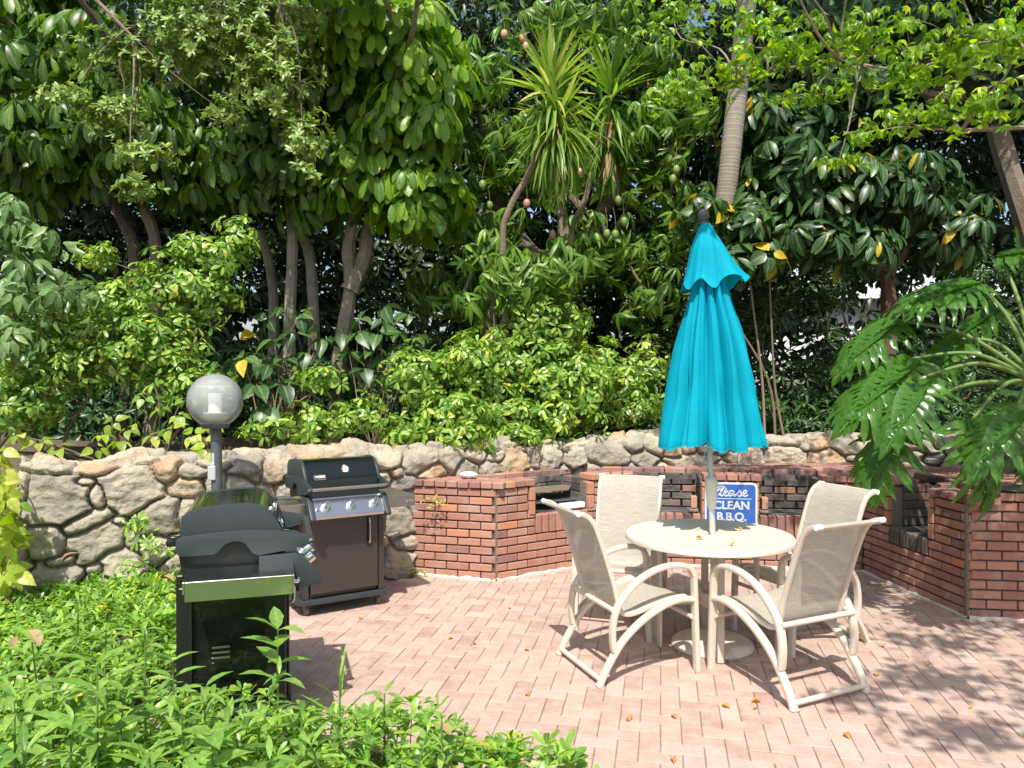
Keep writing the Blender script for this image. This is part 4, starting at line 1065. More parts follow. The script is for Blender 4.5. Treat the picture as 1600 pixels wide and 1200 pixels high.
# small things on and in the counter ------------------------------
def bay_items():
    for fi, u0, u1, z0, lab in ((1, .42, 1.02, .545, 'rusty bar grate in the left brick grill bay'),):
        (x, y, z), rz = on_face(fi, (u0 + u1) / 2, .22, z0 + .085)
        t = thing('grill_grate', lab, 'grill grate', (x, y, z), rz)
        m = MB()
        for i in range(24): m.tube([(-.28 + i * .0243, -.17, 0), (-.28 + i * .0243, .17, 0)], .004, 5)
        for yy in (-.17, .17): m.tube([(-.285, yy, 0), (.285, yy, 0)], .006, 6)
        m.build('bars', GREYPOST, t)
        m = MB(); m.prism([(-.33, -.02), (-.1, -.14), (.15, -.12), (.30, .05), (.29, .16), (-.31, .16)], .07, .082, 'z'); o = m.build('rusty_plate', BARK, None); o.location = (x, y, z + .01); o.rotation_euler = (0, 0, rz); tag(o, 'rusty metal sheet lying across the left grill bay', 'metal sheet')
    (x, y, z), rz = on_face(1, .86, .05, .575)
    m = MB(); m.box((0, 0, 0), (.27, .09, .055), bev=.012); o = m.build('concrete_block', WHITEW); o.location = (x, y, z); o.rotation_euler = (0, 0, rz); tag(o, 'whitish broken concrete block on the sill of the left grill bay', 'concrete block')
    for fi, u0, u1, z0, lab in ((2, .36, .93, .50, 'of the bay left of the sign'), (2, 1.46, 2.0, .50, 'of the bay right of the sign')):
        for u, side in ((u0 + .06, 'left'), (u1 - .06, 'right')):
            (x, y, z), rz = on_face(fi, u, .10, z0 + .022)
            t = MB(); t.box((0, 0, .02), (.09, .10, .04), bev=.014); t.box((0, 0, .10), (.057, .09, .11), tint=.92, m=1, bev=.005)
            o = t.build('brick_support', [MORTAR, BRICK]); o.location = (x, y, z - .03); o.rotation_euler = (0, 0, rz); tag(o, f'orange brick on end at the {side} side {lab}', 'brick', 'loose bricks standing in the grill bays')
    for (px, py, Y, r_, lab) in ((732, 744, 6.95, .055, 'small white rock on the brick counter top above the left corner'), (1352, 700, 8.0, .05, 'small pale rock on the stone wall beside the fern leaves')):
        p = at(px, py, Y); m = MB(); V = []; F = []
        for i in range(7):
            for j in range(10):
                a, b = math.pi * i / 6, 2 * math.pi * j / 10; k = 1 + rng.uniform(-.15, .15); V.append((1.6 * r_ * math.sin(a) * math.cos(b) * k, r_ * math.sin(a) * math.sin(b) * k, .55 * r_ * math.cos(a) * k))
        for i in range(6):
            for j in range(10): F.append([i * 10 + j, i * 10 + (j + 1) % 10, (i + 1) * 10 + (j + 1) % 10, (i + 1) * 10 + j])
        m.add(V, F); o = m.build('loose_rock', WHITEW if px < 800 else MORTAR, smooth=True); o.location = (p.x, p.y, .89 if px < 800 else 1.16); tag(o, lab, 'rock')
    # dishes on the right part of the counter
    m = MB(); m.lathe([(.10, 0), (.17, .03), (.175, .075), (.19, .078), (.19, .09), (.16, .088), (.15, .03), (.02, .02)], n=32); o = m.build('terracotta_saucer', TERRA, smooth=True); o.location = (3.72, 6.05, .862); tag(o, 'shallow terracotta dish on the right end of the brick counter', 'dish')
    m = MB(); m.lathe([(.19, 0), (.21, .006), (.215, .014), (.19, .01), (.02, .008)], n=32); o = m.build('steel_lid', SATIN, smooth=True); o.location = (3.70, 5.78, .936); tag(o, 'round steel lid lying on the right brick counter below the big leaves', 'lid')
bay_items()

# dry leaves ------------------------------------------------------
def fallen():
    V, F3, F4 = T_OVA; V = V.copy(); V[:, 2] = np.abs(V[:, 1]) * .9 + .25 * V[:, 0] * (1 - V[:, 0]); V[:, 2] -= V[:, 2].min()
    spots = [(564, 968, 0), (664, 967, 0), (819, 1017, 0), (826, 1090, 0), (744, 1008, 0), (985, 1128, 0), (1057, 1125, 0), (1129, 1104, 0), (1050, 1188, 0), (1184, 1108, 0), (1190, 1100, 0), (1380, 1010, 0), (1372, 1055, 0), (980, 1126, 0), (799, 953, 0), (1097, 843, 1), (1145, 853, 1), (1160, 829, 1), (1455, 1040, 0), (1320, 1150, 0), (700, 1000, 0), (1520, 1110, 0), (520, 1012, 0)]
    first = None
    for i, (px, py, tb) in enumerate(spots):
        z = .742 if tb else .003; Y = (CAMZ - z) * 1200 / (py - 590); p = at(px, py, Y)
        if first is None: o = mesh_np('fallen_leaf', V, [F3, F4], np.full(len(V), .5), True, [DRY]); first = o
        else: o = first.copy(); COL.objects.link(o)
        s = random.uniform(.028, .055); o.scale = (s, s * random.uniform(.8, 1.2), s * random.uniform(.8, 1.6)); o.location = (p.x, p.y, z); o.rotation_euler = (random.uniform(-.2, .2), random.uniform(-.2, .2), random.uniform(0, 6.28))
        tag(o, 'small orange-brown dry leaf lying on the table top' if tb else 'small orange-brown dry leaf lying on the brick pavers', 'fallen leaf', 'dry leaves on the table' if tb else 'dry leaves fallen on the pavers')
fallen()

# ============================================================ VEGETATION
GZ = .98                                            # height of the raised bed
def tree(name, label, cat, base, leafm, tpl, blobs, dens, n, size, trunk_pts=None, r0=.1, r1=.05, bark=BARK, el=.1, droop=.3, petiole=0., jit=.25,
         shell=.5, up=.5, base_t=.42, spread=.3, rare=.0, ntwig=40, group=None, extra_roots=None, twig_r=.006, sides=8, limb_r=None):
    t = thing(name, label, cat, base, 0, group); b = np.array(base)
    C, A = blobs_sample(blobs, dens, shell); A = unit(A + np.array([0, 0, up]) + rng.normal(0, .25, A.shape))
    mb = MB(); roots = []
    for tp in (trunk_pts or []):
        ra, rb = r0, r1
        if isinstance(tp[-1], float): ra, rb = tp[-2:]; tp = tp[:-2]
        pts = [np.array(tuple(p)) for p in tp]; k = len(pts)
        P = smooth_path(pts, 5); rr = np.linspace(ra, rb, len(P)) * (1 + .06 * np.sin(np.arange(len(P)) * 1.9)); rr[0] *= 1.25
        mb.tube(np.array(P) - b, rr, sides, rng.random(), caps=False); roots += [P[-1], P[int(len(P) * .75)], P[int(len(P) * .9)]]
    if extra_roots: roots += [np.array(tuple(p)) for p in extra_roots]
    if roots:
        bc = []
        for q in blobs:
            c = np.array(at(*q[:3])) if q[0] is not None else np.array(q[1])
            j = np.argmin([np.linalg.norm(r_ - c) for r_ in roots]); limb(mb, roots[j] - b, c - b, limb_r or r1 * .8, (limb_r or r1) * .25, .15, 8, rng.random(), 6); bc.append(c); bc.append((c + roots[j]) / 2)
        twigs_to(mb, [x - b for x in roots + bc], C - b, min(ntwig, len(C)), twig_r)
        mb.build('trunk', bark, t, smooth=True)
    L = Leaves(); L.whorls(tpl, C - b, A, n, size, el, jit, petiole, droop, rare, base_t, spread); L.build('crown', leafm, t)
    return t, C
P3 = lambda px, py, Y: tuple(at(px, py, Y))
def gbase(px, Y, z=GZ): return ((px - 800) / 1200 * Y, Y, z)

# umbrella trees (big glossy whorls), left and centre-left
tree('umbrella_tree', 'umbrella tree at the far left with large drooping glossy leaves', 'tree', gbase(190, 9.2), L_UMB, T_OBV,
     [(60, 90, 8.9, 1.3, .9, .8), (200, 200, 8.9, 1.1, .8, .75), (40, 240, 8.9, .8, .7, .6), (330, 260, 9.0, .8, .7, .5), (60, -60, 9.2, 1.2, 1, .7), (None, (-4.6, 6.6, 6.7), 0, 1.0, .7, .35, .35), (None, (-3.2, 6.9, 6.6), 0, .8, .6, .3, .3)], 24, 9, .235,  # last two clumps: unseen overhang added to shade the crown below
     [[gbase(190, 9.2), P3(212, 420, 9.2), P3(185, 330, 9.2), P3(150, 230, 9.1)], [gbase(235, 9.3), P3(245, 400, 9.3), P3(222, 310, 9.2), P3(240, 210, 9)]], .085, .055, BARK, el=-.05, droop=.75, petiole=.10, ntwig=70, base_t=.3, up=1.2)
tree('umbrella_tree', 'umbrella tree with two slim pale trunks forking just under the big leaves left of centre', 'tree', gbase(455, 8.8), L_UMB, T_OBV,
     [(420, 250, 8.7, .8, .7, .6), (480, 130, 8.7, .9, .8, .6), (380, 60, 8.9, .9, .8, .7), (500, 300, 8.7, .6, .6, .3), (None, (-2.0, 6.9, 6.3), 0, .8, .6, .3, .4)], 27, 9, .23,  # last clump is an added overhang out of view, shading the leaves
     [[gbase(452, 8.8), P3(452, 520, 8.8), P3(457, 400, 8.8), P3(455, 340, 8.8), P3(440, 240, 8.8)], [gbase(490, 9.1), P3(490, 500, 9.1), P3(484, 400, 9.1), P3(470, 345, 9), P3(500, 200, 8.9)], [gbase(420, 9.4), P3(428, 470, 9.4), P3(408, 360, 9.3)]],
     .075, .05, BARKL, el=-.05, droop=.75, petiole=.10, ntwig=60, base_t=.33, up=1.2)
tree('umbrella_tree', 'umbrella tree with a forked pale trunk and sunlit lime crown top near the centre', 'tree', gbase(530, 8.7), L_UMB_SUN, T_OBV,
     [(600, 60, 8.2, .8, .6, .5, 1.5), (640, 180, 8.2, .65, .5, .45, 1.4), (560, 250, 8.4, .6, .5, .4), (650, 290, 8.3, .55, .5, .4, 1.3), (690, 110, 8.4, .35, .35, .3), (520, 60, 8.5, .5, .5, .4), (None, (-1.55, 7.2, 5.75), 0, .6, .45, .25, .6), (None, (-.9, 7.0, 5.8), 0, .45, .4, .2, .5)], 33, 10, .24,  # last two clumps sit above the view, added to block sun from the crown
     [[gbase(520, 8.7), P3(530, 560, 8.7), P3(548, 450, 8.7), P3(545, 380, 8.7), P3(575, 250, 8.6)], [P3(547, 455, 8.7), P3(570, 400, 8.75), P3(580, 340, 8.8), P3(640, 200, 8.6)]],
     .095, .06, BARKL, el=0, droop=.6, petiole=.12, ntwig=70, base_t=.5, spread=.35, up=1.2)

# fine leaved tree overhanging from the upper left
tree('fine_leaved_tree', 'tree with small grey-green leaves on thin twigs hanging across the upper left', 'tree', (-6.6, 7.6, GZ), L_FIN, T_SM2,
     [(330, 60, 7.5, 1.0, .35, .40, 1.2), (200, 90, 7.5, .7, .3, .3), (430, 120, 7.4, .45, .3, .38, 1.3), (170, 180, 7.3, .42, .2, .2, 1.3), (225, 240, 7.2, .33, .2, .13, 1.4), (215, 295, 7.1, .25, .15, .10, 1.4), (470, 210, 7.4, .3, .2, .3, 1.2), (350, 175, 7.4, .3, .2, .15), (410, 30, 7.7, .9, .4, .3, 1.2), (100, 150, 7.3, .25, .2, .12), (480, 265, 7.3, .13, .1, .1)],
     125, 10, .078, [[(-6.6, 7.6, GZ), (-6.4, 7.5, 3), (-5.8, 7.4, 5.2), (-4.2, 7.4, 6.0), .13, .05], [(-4.6, 7.4, 5.9), (-3.8, 7.4, 5.9), (-2.9, 7.4, 5.6), .04, .015], [(-4.6, 7.4, 5.9), (-4.1, 7.3, 5.5), P3(210, 60, 7.3), .03, .012], [(-3.4, 7.4, 5.8), (-2.4, 7.4, 5.6), P3(440, 10, 7.4), .03, .012]], .14, .04, BARK, el=.5, droop=.1, shell=.7, up=.6, ntwig=200, base_t=.45, twig_r=.005, jit=.3, limb_r=.011)

# schefflera hedge: separate shrubs along the wall
def shrub(label, base, blobs, dens=115, size=.083, m=L_ARB, n=8, nt=60, base_t=.5, spread=.55, rare=.01, tpl=T_OBV, name='schefflera_shrub', cat='shrub', el=.15, droop=.15, group='leafy shrubs behind the stone wall', petiole=.015, trunk=True):
    b = np.array(base)
    tr = []
    for k in range(3):
        q = blobs[k % len(blobs)]; c = np.array(at(*q[:3])) if q[0] is not None else np.array(q[1])
        tr.append([tuple(b + np.array([.12 * (k - 1), .05, -.02])), tuple(b * .7 + c * .3 + np.array([rng.normal(0, .09), .1, 0])), tuple(b * .35 + c * .65 + np.array([rng.normal(0, .1), .05, 0])), tuple(c)])
    return tree(name, label, cat, base, m, tpl, blobs, dens, n, size, tr if trunk else None, .017, .008, TWIG, el=el, droop=droop, petiole=petiole, shell=.45, up=.55, base_t=base_t, spread=spread, rare=rare, ntwig=nt, group=group, sides=6)
shrub('bright schefflera shrub at the far left edge above the wall end', gbase(70, 7.3), [(60, 540, 7.2, .55, .4, .4), (30, 620, 7.0, .5, .35, .35), (150, 560, 7.2, .5, .4, .35, .8), (90, 480, 7.4, .35, .3, .2)])
shrub('tall schefflera shrub with yellowish tips rising left of the globe lamp', gbase(260, 7.6), [(290, 450, 7.5, .62, .45, .42), (230, 530, 7.4, .6, .45, .4), (330, 400, 7.5, .4, .35, .25), (150, 400, 7.5, .22, .2, .12, 1.3), (370, 370, 7.5, .22, .2, .22), (290, 590, 7.3, .5, .4, .28, .7), (180, 470, 7.4, .3, .3, .25)], 125)
shrub('low schefflera shrub directly right of the globe lamp above the wall', gbase(480, 7.3), [(480, 660, 7.1, .45, .3, .2), (560, 650, 7.2, .4, .3, .22), (500, 590, 7.3, .3, .25, .15), (420, 670, 7.0, .3, .25, .15)], 80)
shrub('spreading schefflera shrub spilling over the wall above the brown grill', gbase(660, 7.7), [(650, 580, 7.7, .45, .4, .3), (700, 640, 7.5, .42, .35, .28), (720, 680, 7.35, .35, .28, .16, 1.2), (640, 670, 7.3, .3, .3, .15), (740, 560, 7.8, .4, .4, .3)], 115)
shrub('big bright schefflera shrub in full sun above the left brick counter', gbase(840, 8.2), [(850, 500, 8.2, .55, .4, .35, 1.1), (800, 560, 8.1, .6, .4, .4, 1.1), (880, 590, 8.1, .6, .4, .4, 1.1), (860, 450, 8.3, .33, .3, .2, 1.2), (780, 640, 7.9, .5, .35, .25), (880, 650, 8.0, .5, .35, .25), (810, 680, 7.75, .35, .3, .15), (760, 600, 8.0, .35, .3, .3)], 130, .086)
shrub('schefflera shrub left of the turquoise umbrella, partly in shade', gbase(970, 8.6), [(970, 600, 8.5, .5, .4, .32), (1000, 640, 8.4, .35, .3, .22), (930, 560, 8.6, .35, .3, .3), (1010, 560, 8.7, .3, .3, .3, .7)], 75)

# mango tree with hanging fruit
mt, mc = tree('mango_tree', 'mango tree with long drooping leaves and hanging fruit behind the spiky yucca', 'tree', gbase(890, 9.9), L_MAN, T_LAN,
     [(730, 110, 9.0, .6, .5, .55, 1.3), (780, 230, 9.4, .6, .6, .6, 1.2), (760, 350, 9.4, .6, .5, .5), (900, 30, 9.8, 1.2, .7, .5), (1010, 230, 9.2, .6, .6, .7, 1.2), (1060, 160, 8.9, .55, .5, .4, 1.4), (950, 380, 9.3, .8, .6, .45), (1010, 90, 9.5, .7, .6, .4), (850, 420, 9.5, .7, .6, .4), (1060, 330, 9.3, .5, .5, .6), (700, 440, 9.6, .6, .6, .5, .8), (1010, 460, 9.2, .45, .5, .45), (860, 250, 9.8, .9, .5, .8), (800, 430, 7.8, .33, .15, .30, 3.5), (880, 410, 8.0, .30, .2, .30, 3), (760, 390, 8.3, .3, .2, .25, 2), (720, 470, 8.6, .4, .3, .3)],
     30, 9, .20, [[gbase(890, 9.9), P3(885, 470, 9.9), P3(880, 350, 9.8), P3(860, 200, 9.8)], [P3(885, 450, 9.9), P3(780, 330, 9.8), P3(750, 200, 9.5)], [P3(885, 420, 9.9), P3(960, 300, 9.7), P3(1020, 180, 9.4)], [gbase(770, 9.5), P3(762, 440, 9.5), P3(750, 380, 9.5)]], .12, .05, BARK, el=-.15, droop=.7, shell=.55, up=.5, base_t=.45, spread=.35, ntwig=120)
def mangoes():
    V = []; F = []
    m = MB(); m.lathe([(.004, .056), (.018, .053), (.034, .038), (.042, .012), (.040, -.018), (.028, -.044), (.010, -.056)], n=14); 
    base = m.build('fruit', FRUITG, None, smooth=True); me = base.data; bpy.data.objects.remove(base)
    me2 = None
    spots = [(788, 56, 8.9, 1), (817, 62, 8.9, 1), (822, 75, 8.9, 1), (823, 319, 9.0, .8), (863, 368, 8.9, .9), (870, 380, 8.9, .3), (966, 314, 8.8, .2), (975, 347, 8.8, .2), (948, 366, 8.8, .2), (961, 367, 8.8, .2), (906, 271, 8.8, 1), (765, 322, 9.0, .2), (754, 290, 8.6, .25), (1044, 249, 8.8, .3), (1056, 266, 8.8, .3), (1051, 281, 8.8, .2)]
    first = None
    for i, (px, py, Y, t_) in enumerate(spots):
        p = at(px, py, Y); m_ = me.copy()
        for a in m_.attributes['tint'].data: a.value = t_ * .9
        o = thing('mango', ('small pinkish mango fruit' if t_ > .6 else 'small green mango fruit') + ' hanging on a thin stalk among the leaves', 'fruit', (p.x, p.y, p.z), random.uniform(0, 6), 'pink mangoes hanging in the tree' if t_ > .6 else 'green mangoes hanging in the tree')
        f = link(bpy.data.objects.new('fruit', m_), o)
        s_ = MB(); s_.tube(smooth_path([(0, 0, .05), (.01, .005, .15), (.015, .05, .32)], 3), .003, 4); s_.build('stalk', TWIG, o)
mangoes()

# yuccas
def yucca(label, heads, trunk, dead=True, lm=None, group=None):
    b = trunk[0]; t = thing('yucca', label, 'yucca', b, 0, 'spiky yuccas in front of the mango tree'); b = np.array(b)
    for (px, py, Y, R_, n_up, n_dn) in heads:
        c = np.array(at(px, py, Y)) - b; L = Leaves()
        for (n, lo, hi, tpl, dz) in ((n_up, .1, 1.45, T_STR, 0), (n_dn, -1.25, .1, T_STRD, 0)):
            az = rng.uniform(0, 6.28, n); e = rng.uniform(lo, hi, n); D = np.column_stack([np.cos(az) * np.cos(e), np.sin(az) * np.cos(e), np.sin(e)])
            U = np.column_stack([-np.cos(az) * np.sin(e), -np.sin(az) * np.sin(e), np.cos(e)]) + rng.normal(0, .25, (n, 3))
            p = np.tile(c, (n, 1)) + D * .03; p[:, 2] += (e - .5) * .14
            L.add(tpl, p, D, U, R_ * rng.uniform(.75, 1.1, n), np.clip(.5 + .25 * rng.normal(0, 1, n) + .12 * (e > .3), 0, 1))
        L.build('leaf_head', lm or L_YUC, t)
        if dead:
            L = Leaves(); n = 22; az = rng.uniform(0, 6.28, n); D = np.column_stack([np.cos(az) * .25, np.sin(az) * .25, -np.ones(n)])
            L.add(T_STR, np.tile(c - np.array([0, 0, .25]), (n, 1)) + rng.normal(0, .03, (n, 3)), D, rng.normal(0, 1, (n, 3)), .38, rng.random(n)); L.build('dead_leaves', DRYB, t)
    m = MB(); P = smooth_path([np.array(p) - b for p in trunk], 5); m.tube(P, np.linspace(.038, .03, len(P)), 8, .6, caps=False); m.build('trunk', BARK, t, smooth=True)
yucca('large spiky yucca head with bright strap leaves above a curved bare trunk', [(862, 145, 7.9, .56, 75, 70), (872, 190, 7.9, .56, 30, 120)], [gbase(800, 8.1), P3(786, 400, 8.0), P3(795, 330, 7.95), P3(830, 265, 7.9), P3(868, 170, 7.9)])
yucca('smaller darker yucca head behind the bright one, on a leaning brown trunk', [(955, 150, 8.9, .6, 45, 30), (950, 205, 8.9, .5, 15, 40)], [gbase(880, 8.95), P3(890, 390, 8.95), P3(915, 310, 8.9), P3(935, 220, 8.9), P3(955, 150, 8.9)], lm=L_MAN)

# palm
def palm():
    b = gbase(1118, 8.7); t = thing('palm_tree', 'palm with a tall ringed grey trunk leaning slightly right behind the umbrella', 'palm tree', b); b = np.array(b)
    m = MB(); pts = [np.array(b), np.array(P3(1124, 420, 8.7)), np.array(P3(1140, 250, 8.6)), np.array(P3(1158, 80, 8.6)), np.array(P3(1170, -60, 8.5)), np.array((2.75, 8.5, 8.6))]
    P = np.array(smooth_path(pts, 130)) - b; n = len(P); z = P[:, 2]
    r_ = np.interp(z, [0, 1, 3, 7.6], [.15, .125, .112, .10]); ring = (z / .07 + .4 * np.sin(z * 5)) % 1; r_ = r_ * (1 + .022 * (ring > .80) - .02 * (ring < .14)) + rng.normal(0, .0006, n)
    m.tube(P, r_, 20, .55, caps=False); m.build('trunk', PALMT, t, smooth=True, angle=80)
    L = Leaves(); mb = MB(); c = P[-1]
    for k in range(16):
        az = k * 2.4; el = rng.uniform(-.1, 1.0); Ln = 2.1
        D = np.array([math.cos(az) * math.cos(el), math.sin(az) * math.cos(el), math.sin(el)])
        Q = [c + D * Ln * s_ + np.array([0, 0, -1.1 * s_ * s_]) for s_ in np.linspace(0, 1, 12)]; mb.tube(Q, np.linspace(.02, .004, 12), 5, .4)
        for j in range(2, 12):
            for sg in (-1, 1):
                side = np.cross(D, [0, 0, 1.]); side /= np.linalg.norm(side) + 1e-6
                for q in range(3):
                    s_ = (j - q / 3) / 11; p = c + D * Ln * s_ + np.array([0, 0, -1.1 * s_ * s_])
                    L.add(T_STR, p[None], (side * sg + D * .5 + np.array([0, 0, -.4]))[None], np.array([[0, 0, 1.]]), .5, np.array([rng.random() * .6]))
    L.build('frond_leaves', L_MAN, t); mb.build('frond_stems', STEM, t)
PALMT = mat('palm_trunk', [(.15, .13, .10), (.26, .225, .18), (.36, .32, .265)], .9, (9, .5), (40, .5, .01), dirt=(9, .6, (.14, .125, .10), .6))
palm()

# fig tree on the right: fine twigs, small pointed bright leaves, crown reaching over the patio's right side
FB = [(1060, 150, 6.4, .38, .3, .13, 1.5), (1130, 120, 6.2, .45, .35, .14, 1.3), (1230, 80, 5.8, .6, .4, .22), (1330, 60, 5.6, .6, .4, .22), (1420, 110, 5.4, .5, .4, .25), (1270, 150, 5.7, .4, .3, .10), (1500, 60, 5.1, .5, .4, .3), (1400, 190, 5.3, .35, .3, .10, 1.2), (1470, 170, 5.1, .3, .3, .12), (1530, 160, 4.8, .35, .3, .2), (1180, 40, 6.0, .5, .4, .2), (1590, 60, 4.2, .3, .3, .25, 1.2), (1350, 210, 5.2, .22, .15, .05, 1.6), (1050, 20, 7.2, .7, .4, .3, .7),(1310,250,5.5,.3,.2,.05)]
over = [(None, (x, y, z), 0, rx, ry, rz, k) for x, y, z, rx, ry, rz, k in
        [(3.2, 3.0, 4.4, .8, .7, .3, 2.2), (4.2, 3.4, 4.3, 1.0, 1.2, .4, 1.6), (3.1, 4.4, 4.8, .6, .6, .3, .8), (5.0, 4.6, 4.6, 1.1, 1.2, .5, 1.0), (3.0, 1.7, 4.2, .6, .5, .2, .7), (4.4, 1.6, 4.3, 1.0, 1.2, .4, 1.0), (3.9, 5.0, 5.0, .9, .8, .4, 1.2),
         (2.4, 5.3, 5.0, .6, .5, .25, .5), (1.55, 1.6, 4.1, .32, .25, .12, 1.4), (2.15, 1.85, 4.1, .5, .35, .14, 1.8), (1.95, 1.15, 4.1, .45, .3, .12, 1.6), (2.75, 1.5, 4.1, .5, .4, .14, 1.8), (2.6, 2.4, 4.2, .4, .3, .12, 1.2), (1.75, 4.9, 4.9, .45, .4, .15, .2), (1.15, 4.05, 4.35, .3, .22, .08, .5), (2.3, 2.6, 4.2, .4, .35, .12, .5), (3.3, 5.9, 5.1, .7, .5, .2, .6)]]
tree('fig_tree', 'fig tree at the right with fine pale twigs and small pointed sunlit leaves', 'tree', (7.2, 8.2, GZ), L_FIC, T_FIG, [(*q[:6], .68 * (q[6] if len(q) > 6 else 1)) for q in FB] + over, 165, 4, .066,
     [[(7.6, 7.4, GZ), (7.3, 7.2, 2.8), (6.6, 6.6, 5.0), (5.6, 5.6, 5.9), .2, .08], [(6.7, 6.6, 4.8), (5.2, 5.8, 4.9), P3(1600, 60, 5.5), P3(1440, 75, 5.5), .04, .018], [(6.9, 6.8, 4.0), (5.4, 5.6, 3.7), P3(1600, 200, 5.3), P3(1500, 205, 5.2), .022, .012], [(6.4, 6.4, 5.2), (4.9, 4.8, 5.1), (4.0, 3.6, 4.9), .06, .03], [P3(1440, 75, 5.5), P3(1300, 95, 5.8), P3(1150, 125, 6.1), .016, .008], [P3(1530, 70, 5.4), P3(1420, 110, 5.4), P3(1310, 95, 5.6), .012, .008]],
     .2, .03, BARKL, el=.0, droop=.8, shell=.7, up=.3, base_t=.5, spread=.45, ntwig=520, rare=.01, twig_r=.0042, jit=.4, limb_r=.011)
# dark trunk at the right edge
tree('shade_tree', 'dark leaning trunk at the right edge holding up a shaded crown', 'tree', gbase(1700, 9.6), L_BIG, T_OBL,
     [(1560, 120, 9.6, 1.0, .8, .7), (1680, 60, 9.5, 1.2, 1, 1), (1450, 60, 9.8, 1.1, .8, .6), (1300, 40, 9.9, 1.1, .8, .5), (1190, 130, 9.9, .7, .6, .6), (1620, -60, 9, 1.5, 1, .6), (1340, 130, 9.7, .9, .6, .5)], 24, 8, .2,
     [[gbase(1640, 9.6), P3(1620, 420, 9.5), P3(1570, 250, 9.5), P3(1540, 150, 9.5)]], .17, .11, BARK, el=-.05, droop=.5, petiole=.05, base_t=.35, ntwig=60)
# big dark-leaved tree, right of the umbrella
tree('big_leaved_tree', 'tree with broad dark leaves and a forked reddish trunk right of the umbrella', 'tree', gbase(1385, 9.0), L_BIG, T_OBL,
     [(1240, 260, 8.6, .6, .5, .45), (1330, 300, 8.5, .7, .5, .5), (1430, 280, 8.7, .6, .5, .5), (1270, 360, 8.4, .5, .4, .28, 1.1), (1350, 380, 8.4, .35, .35, .2), (1180, 330, 8.6, .45, .4, .4), (1480, 350, 8.9, .5, .5, .4), (1150, 400, 8.4, .3, .3, .25), (1220, 190, 9, .7, .5, .4)], 34, 9, .225,
     [[gbase(1385, 9.0), P3(1388, 470, 9.0), P3(1375, 400, 9.0), P3(1352, 350, 8.9), P3(1340, 300, 8.8)], [P3(1382, 430, 9.0), P3(1410, 390, 9.0), P3(1440, 330, 9)], [P3(1378, 400, 9), P3(1382, 350, 9), P3(1400, 280, 8.9)]], .10, .055, mat('reddish_bark', [(.09, .05, .035), (.17, .10, .07)], .9, (14, .45), (40, .6, .02)),
     el=0, droop=.5, petiole=.05, base_t=.38, ntwig=70, rare=.03, up=.9)
# creeper shrub in front of the palm foot, with a few yellow leaves
shrub('dark broad-leaved shrub with yellowing leaves behind the top of the umbrella', gbase(1215, 8.5), [(1160, 350, 8.4, .3, .3, .2), (1090, 330, 8.4, .3, .3, .25, .8), (1200, 400, 8.4, .25, .3, .15, .8)], 40, .2, L_BIG, 6, 20, .45, .3, .12, T_OVA, 'broad_leaved_shrub', el=0, droop=.6, petiole=.04)

# small-leaved dark shrubs behind the right half (sky shows between)
for lab, bx, bl in [('dark small-leaved shrub directly right of the turquoise umbrella', 1210, [(1200, 480, 9.4, .45, .4, .5), (1240, 600, 9.3, .55, .4, .45, .9), (1180, 640, 9.1, .4, .35, .2), (1270, 660, 9.0, .45, .35, .2)]),
                    ('dark small-leaved shrub under the forked reddish trunk', 1340, [(1330, 560, 9.6, .5, .4, .4, .45), (1330, 650, 9.3, .5, .4, .22), (1300, 450, 9.8, .4, .35, .35, .7)]),
                    ('dark small-leaved shrub behind the far right stone wall', 1480, [(1450, 560, 9.6, .5, .4, .35, .6), (1470, 640, 9.2, .6, .4, .25), (1560, 560, 9.2, .5, .4, .4, .6), (1570, 650, 8.8, .5, .4, .3), (1530, 430, 9.9, .5, .4, .3, .5)]),
                    ('dark small-leaved shrub filling the gap under the forked pale trunk left of centre', 560, [(520, 590, 8.6, .4, .25, .25), (600, 610, 8.6, .4, .25, .2), (450, 600, 8.5, .4, .25, .25), (390, 590, 8.5, .35, .25, .35), (650, 540, 8.9, .35, .25, .3, .7)]),
                    ('dark small-leaved shrub hidden behind the left edge of the umbrella', 1080, [(1080, 450, 9.6, .5, .4, .5), (1060, 560, 9.4, .45, .4, .45), (1090, 650, 9.2, .5, .4, .25), (1030, 400, 9.6, .4, .4, .4)])]:
    shrub(lab, gbase(bx, 9.4), bl, 150, .08, L_DRK, 7, 70, .45, .3, .0, T_OBO, 'small_leaved_shrub', group='dark small-leaved shrubs behind the hedge')

# pale big-leaved bush, left edge; broad-leaved weeds behind the wall
shrub('pale drooping broad-leaved bush at the left edge', gbase(-30, 7.2), [(60, 370, 6.9, .32, .25, .22), (30, 440, 6.8, .3, .25, .22), (100, 440, 6.8, .28, .25, .2), (20, 520, 6.7, .25, .2, .2), (10, 350, 7, .35, .3, .3), (110, 480, 6.8, .2, .2, .15, .7)], 42, .17, L_PAL, 6, 25, .5, .45, .01, T_OVL, 'broad_leaved_bush', el=-.1, droop=.75, petiole=.04)
def bigweed(label, px, Y, spots, size, m=L_DRK, z0=GZ, n=4, rare=.04, name='broad_leaved_plant', tpl=T_OVA, droop=.5, bt=.5):
    b = gbase(px, Y, z0); t = thing(name, label, 'plant', b, 0, None); b = np.array(b); L = Leaves(); mb = MB(); C = np.array([tuple(at(*s_)) for s_ in spots]) - b
    A = np.tile([0., -.35, .8], (len(C), 1)) + rng.normal(0, .2, (len(C), 3)); L.whorls(tpl, C, A, n, size, .1, .35, .03, droop, rare, bt, .3)
    for c in C: limb(mb, (rng.normal(0, .04), 0, 0), c, .010, .004, .15, 6, .5, 5)
    mb.build('stem', TWIG, t, smooth=True); L.build('leaves', m, t); return t
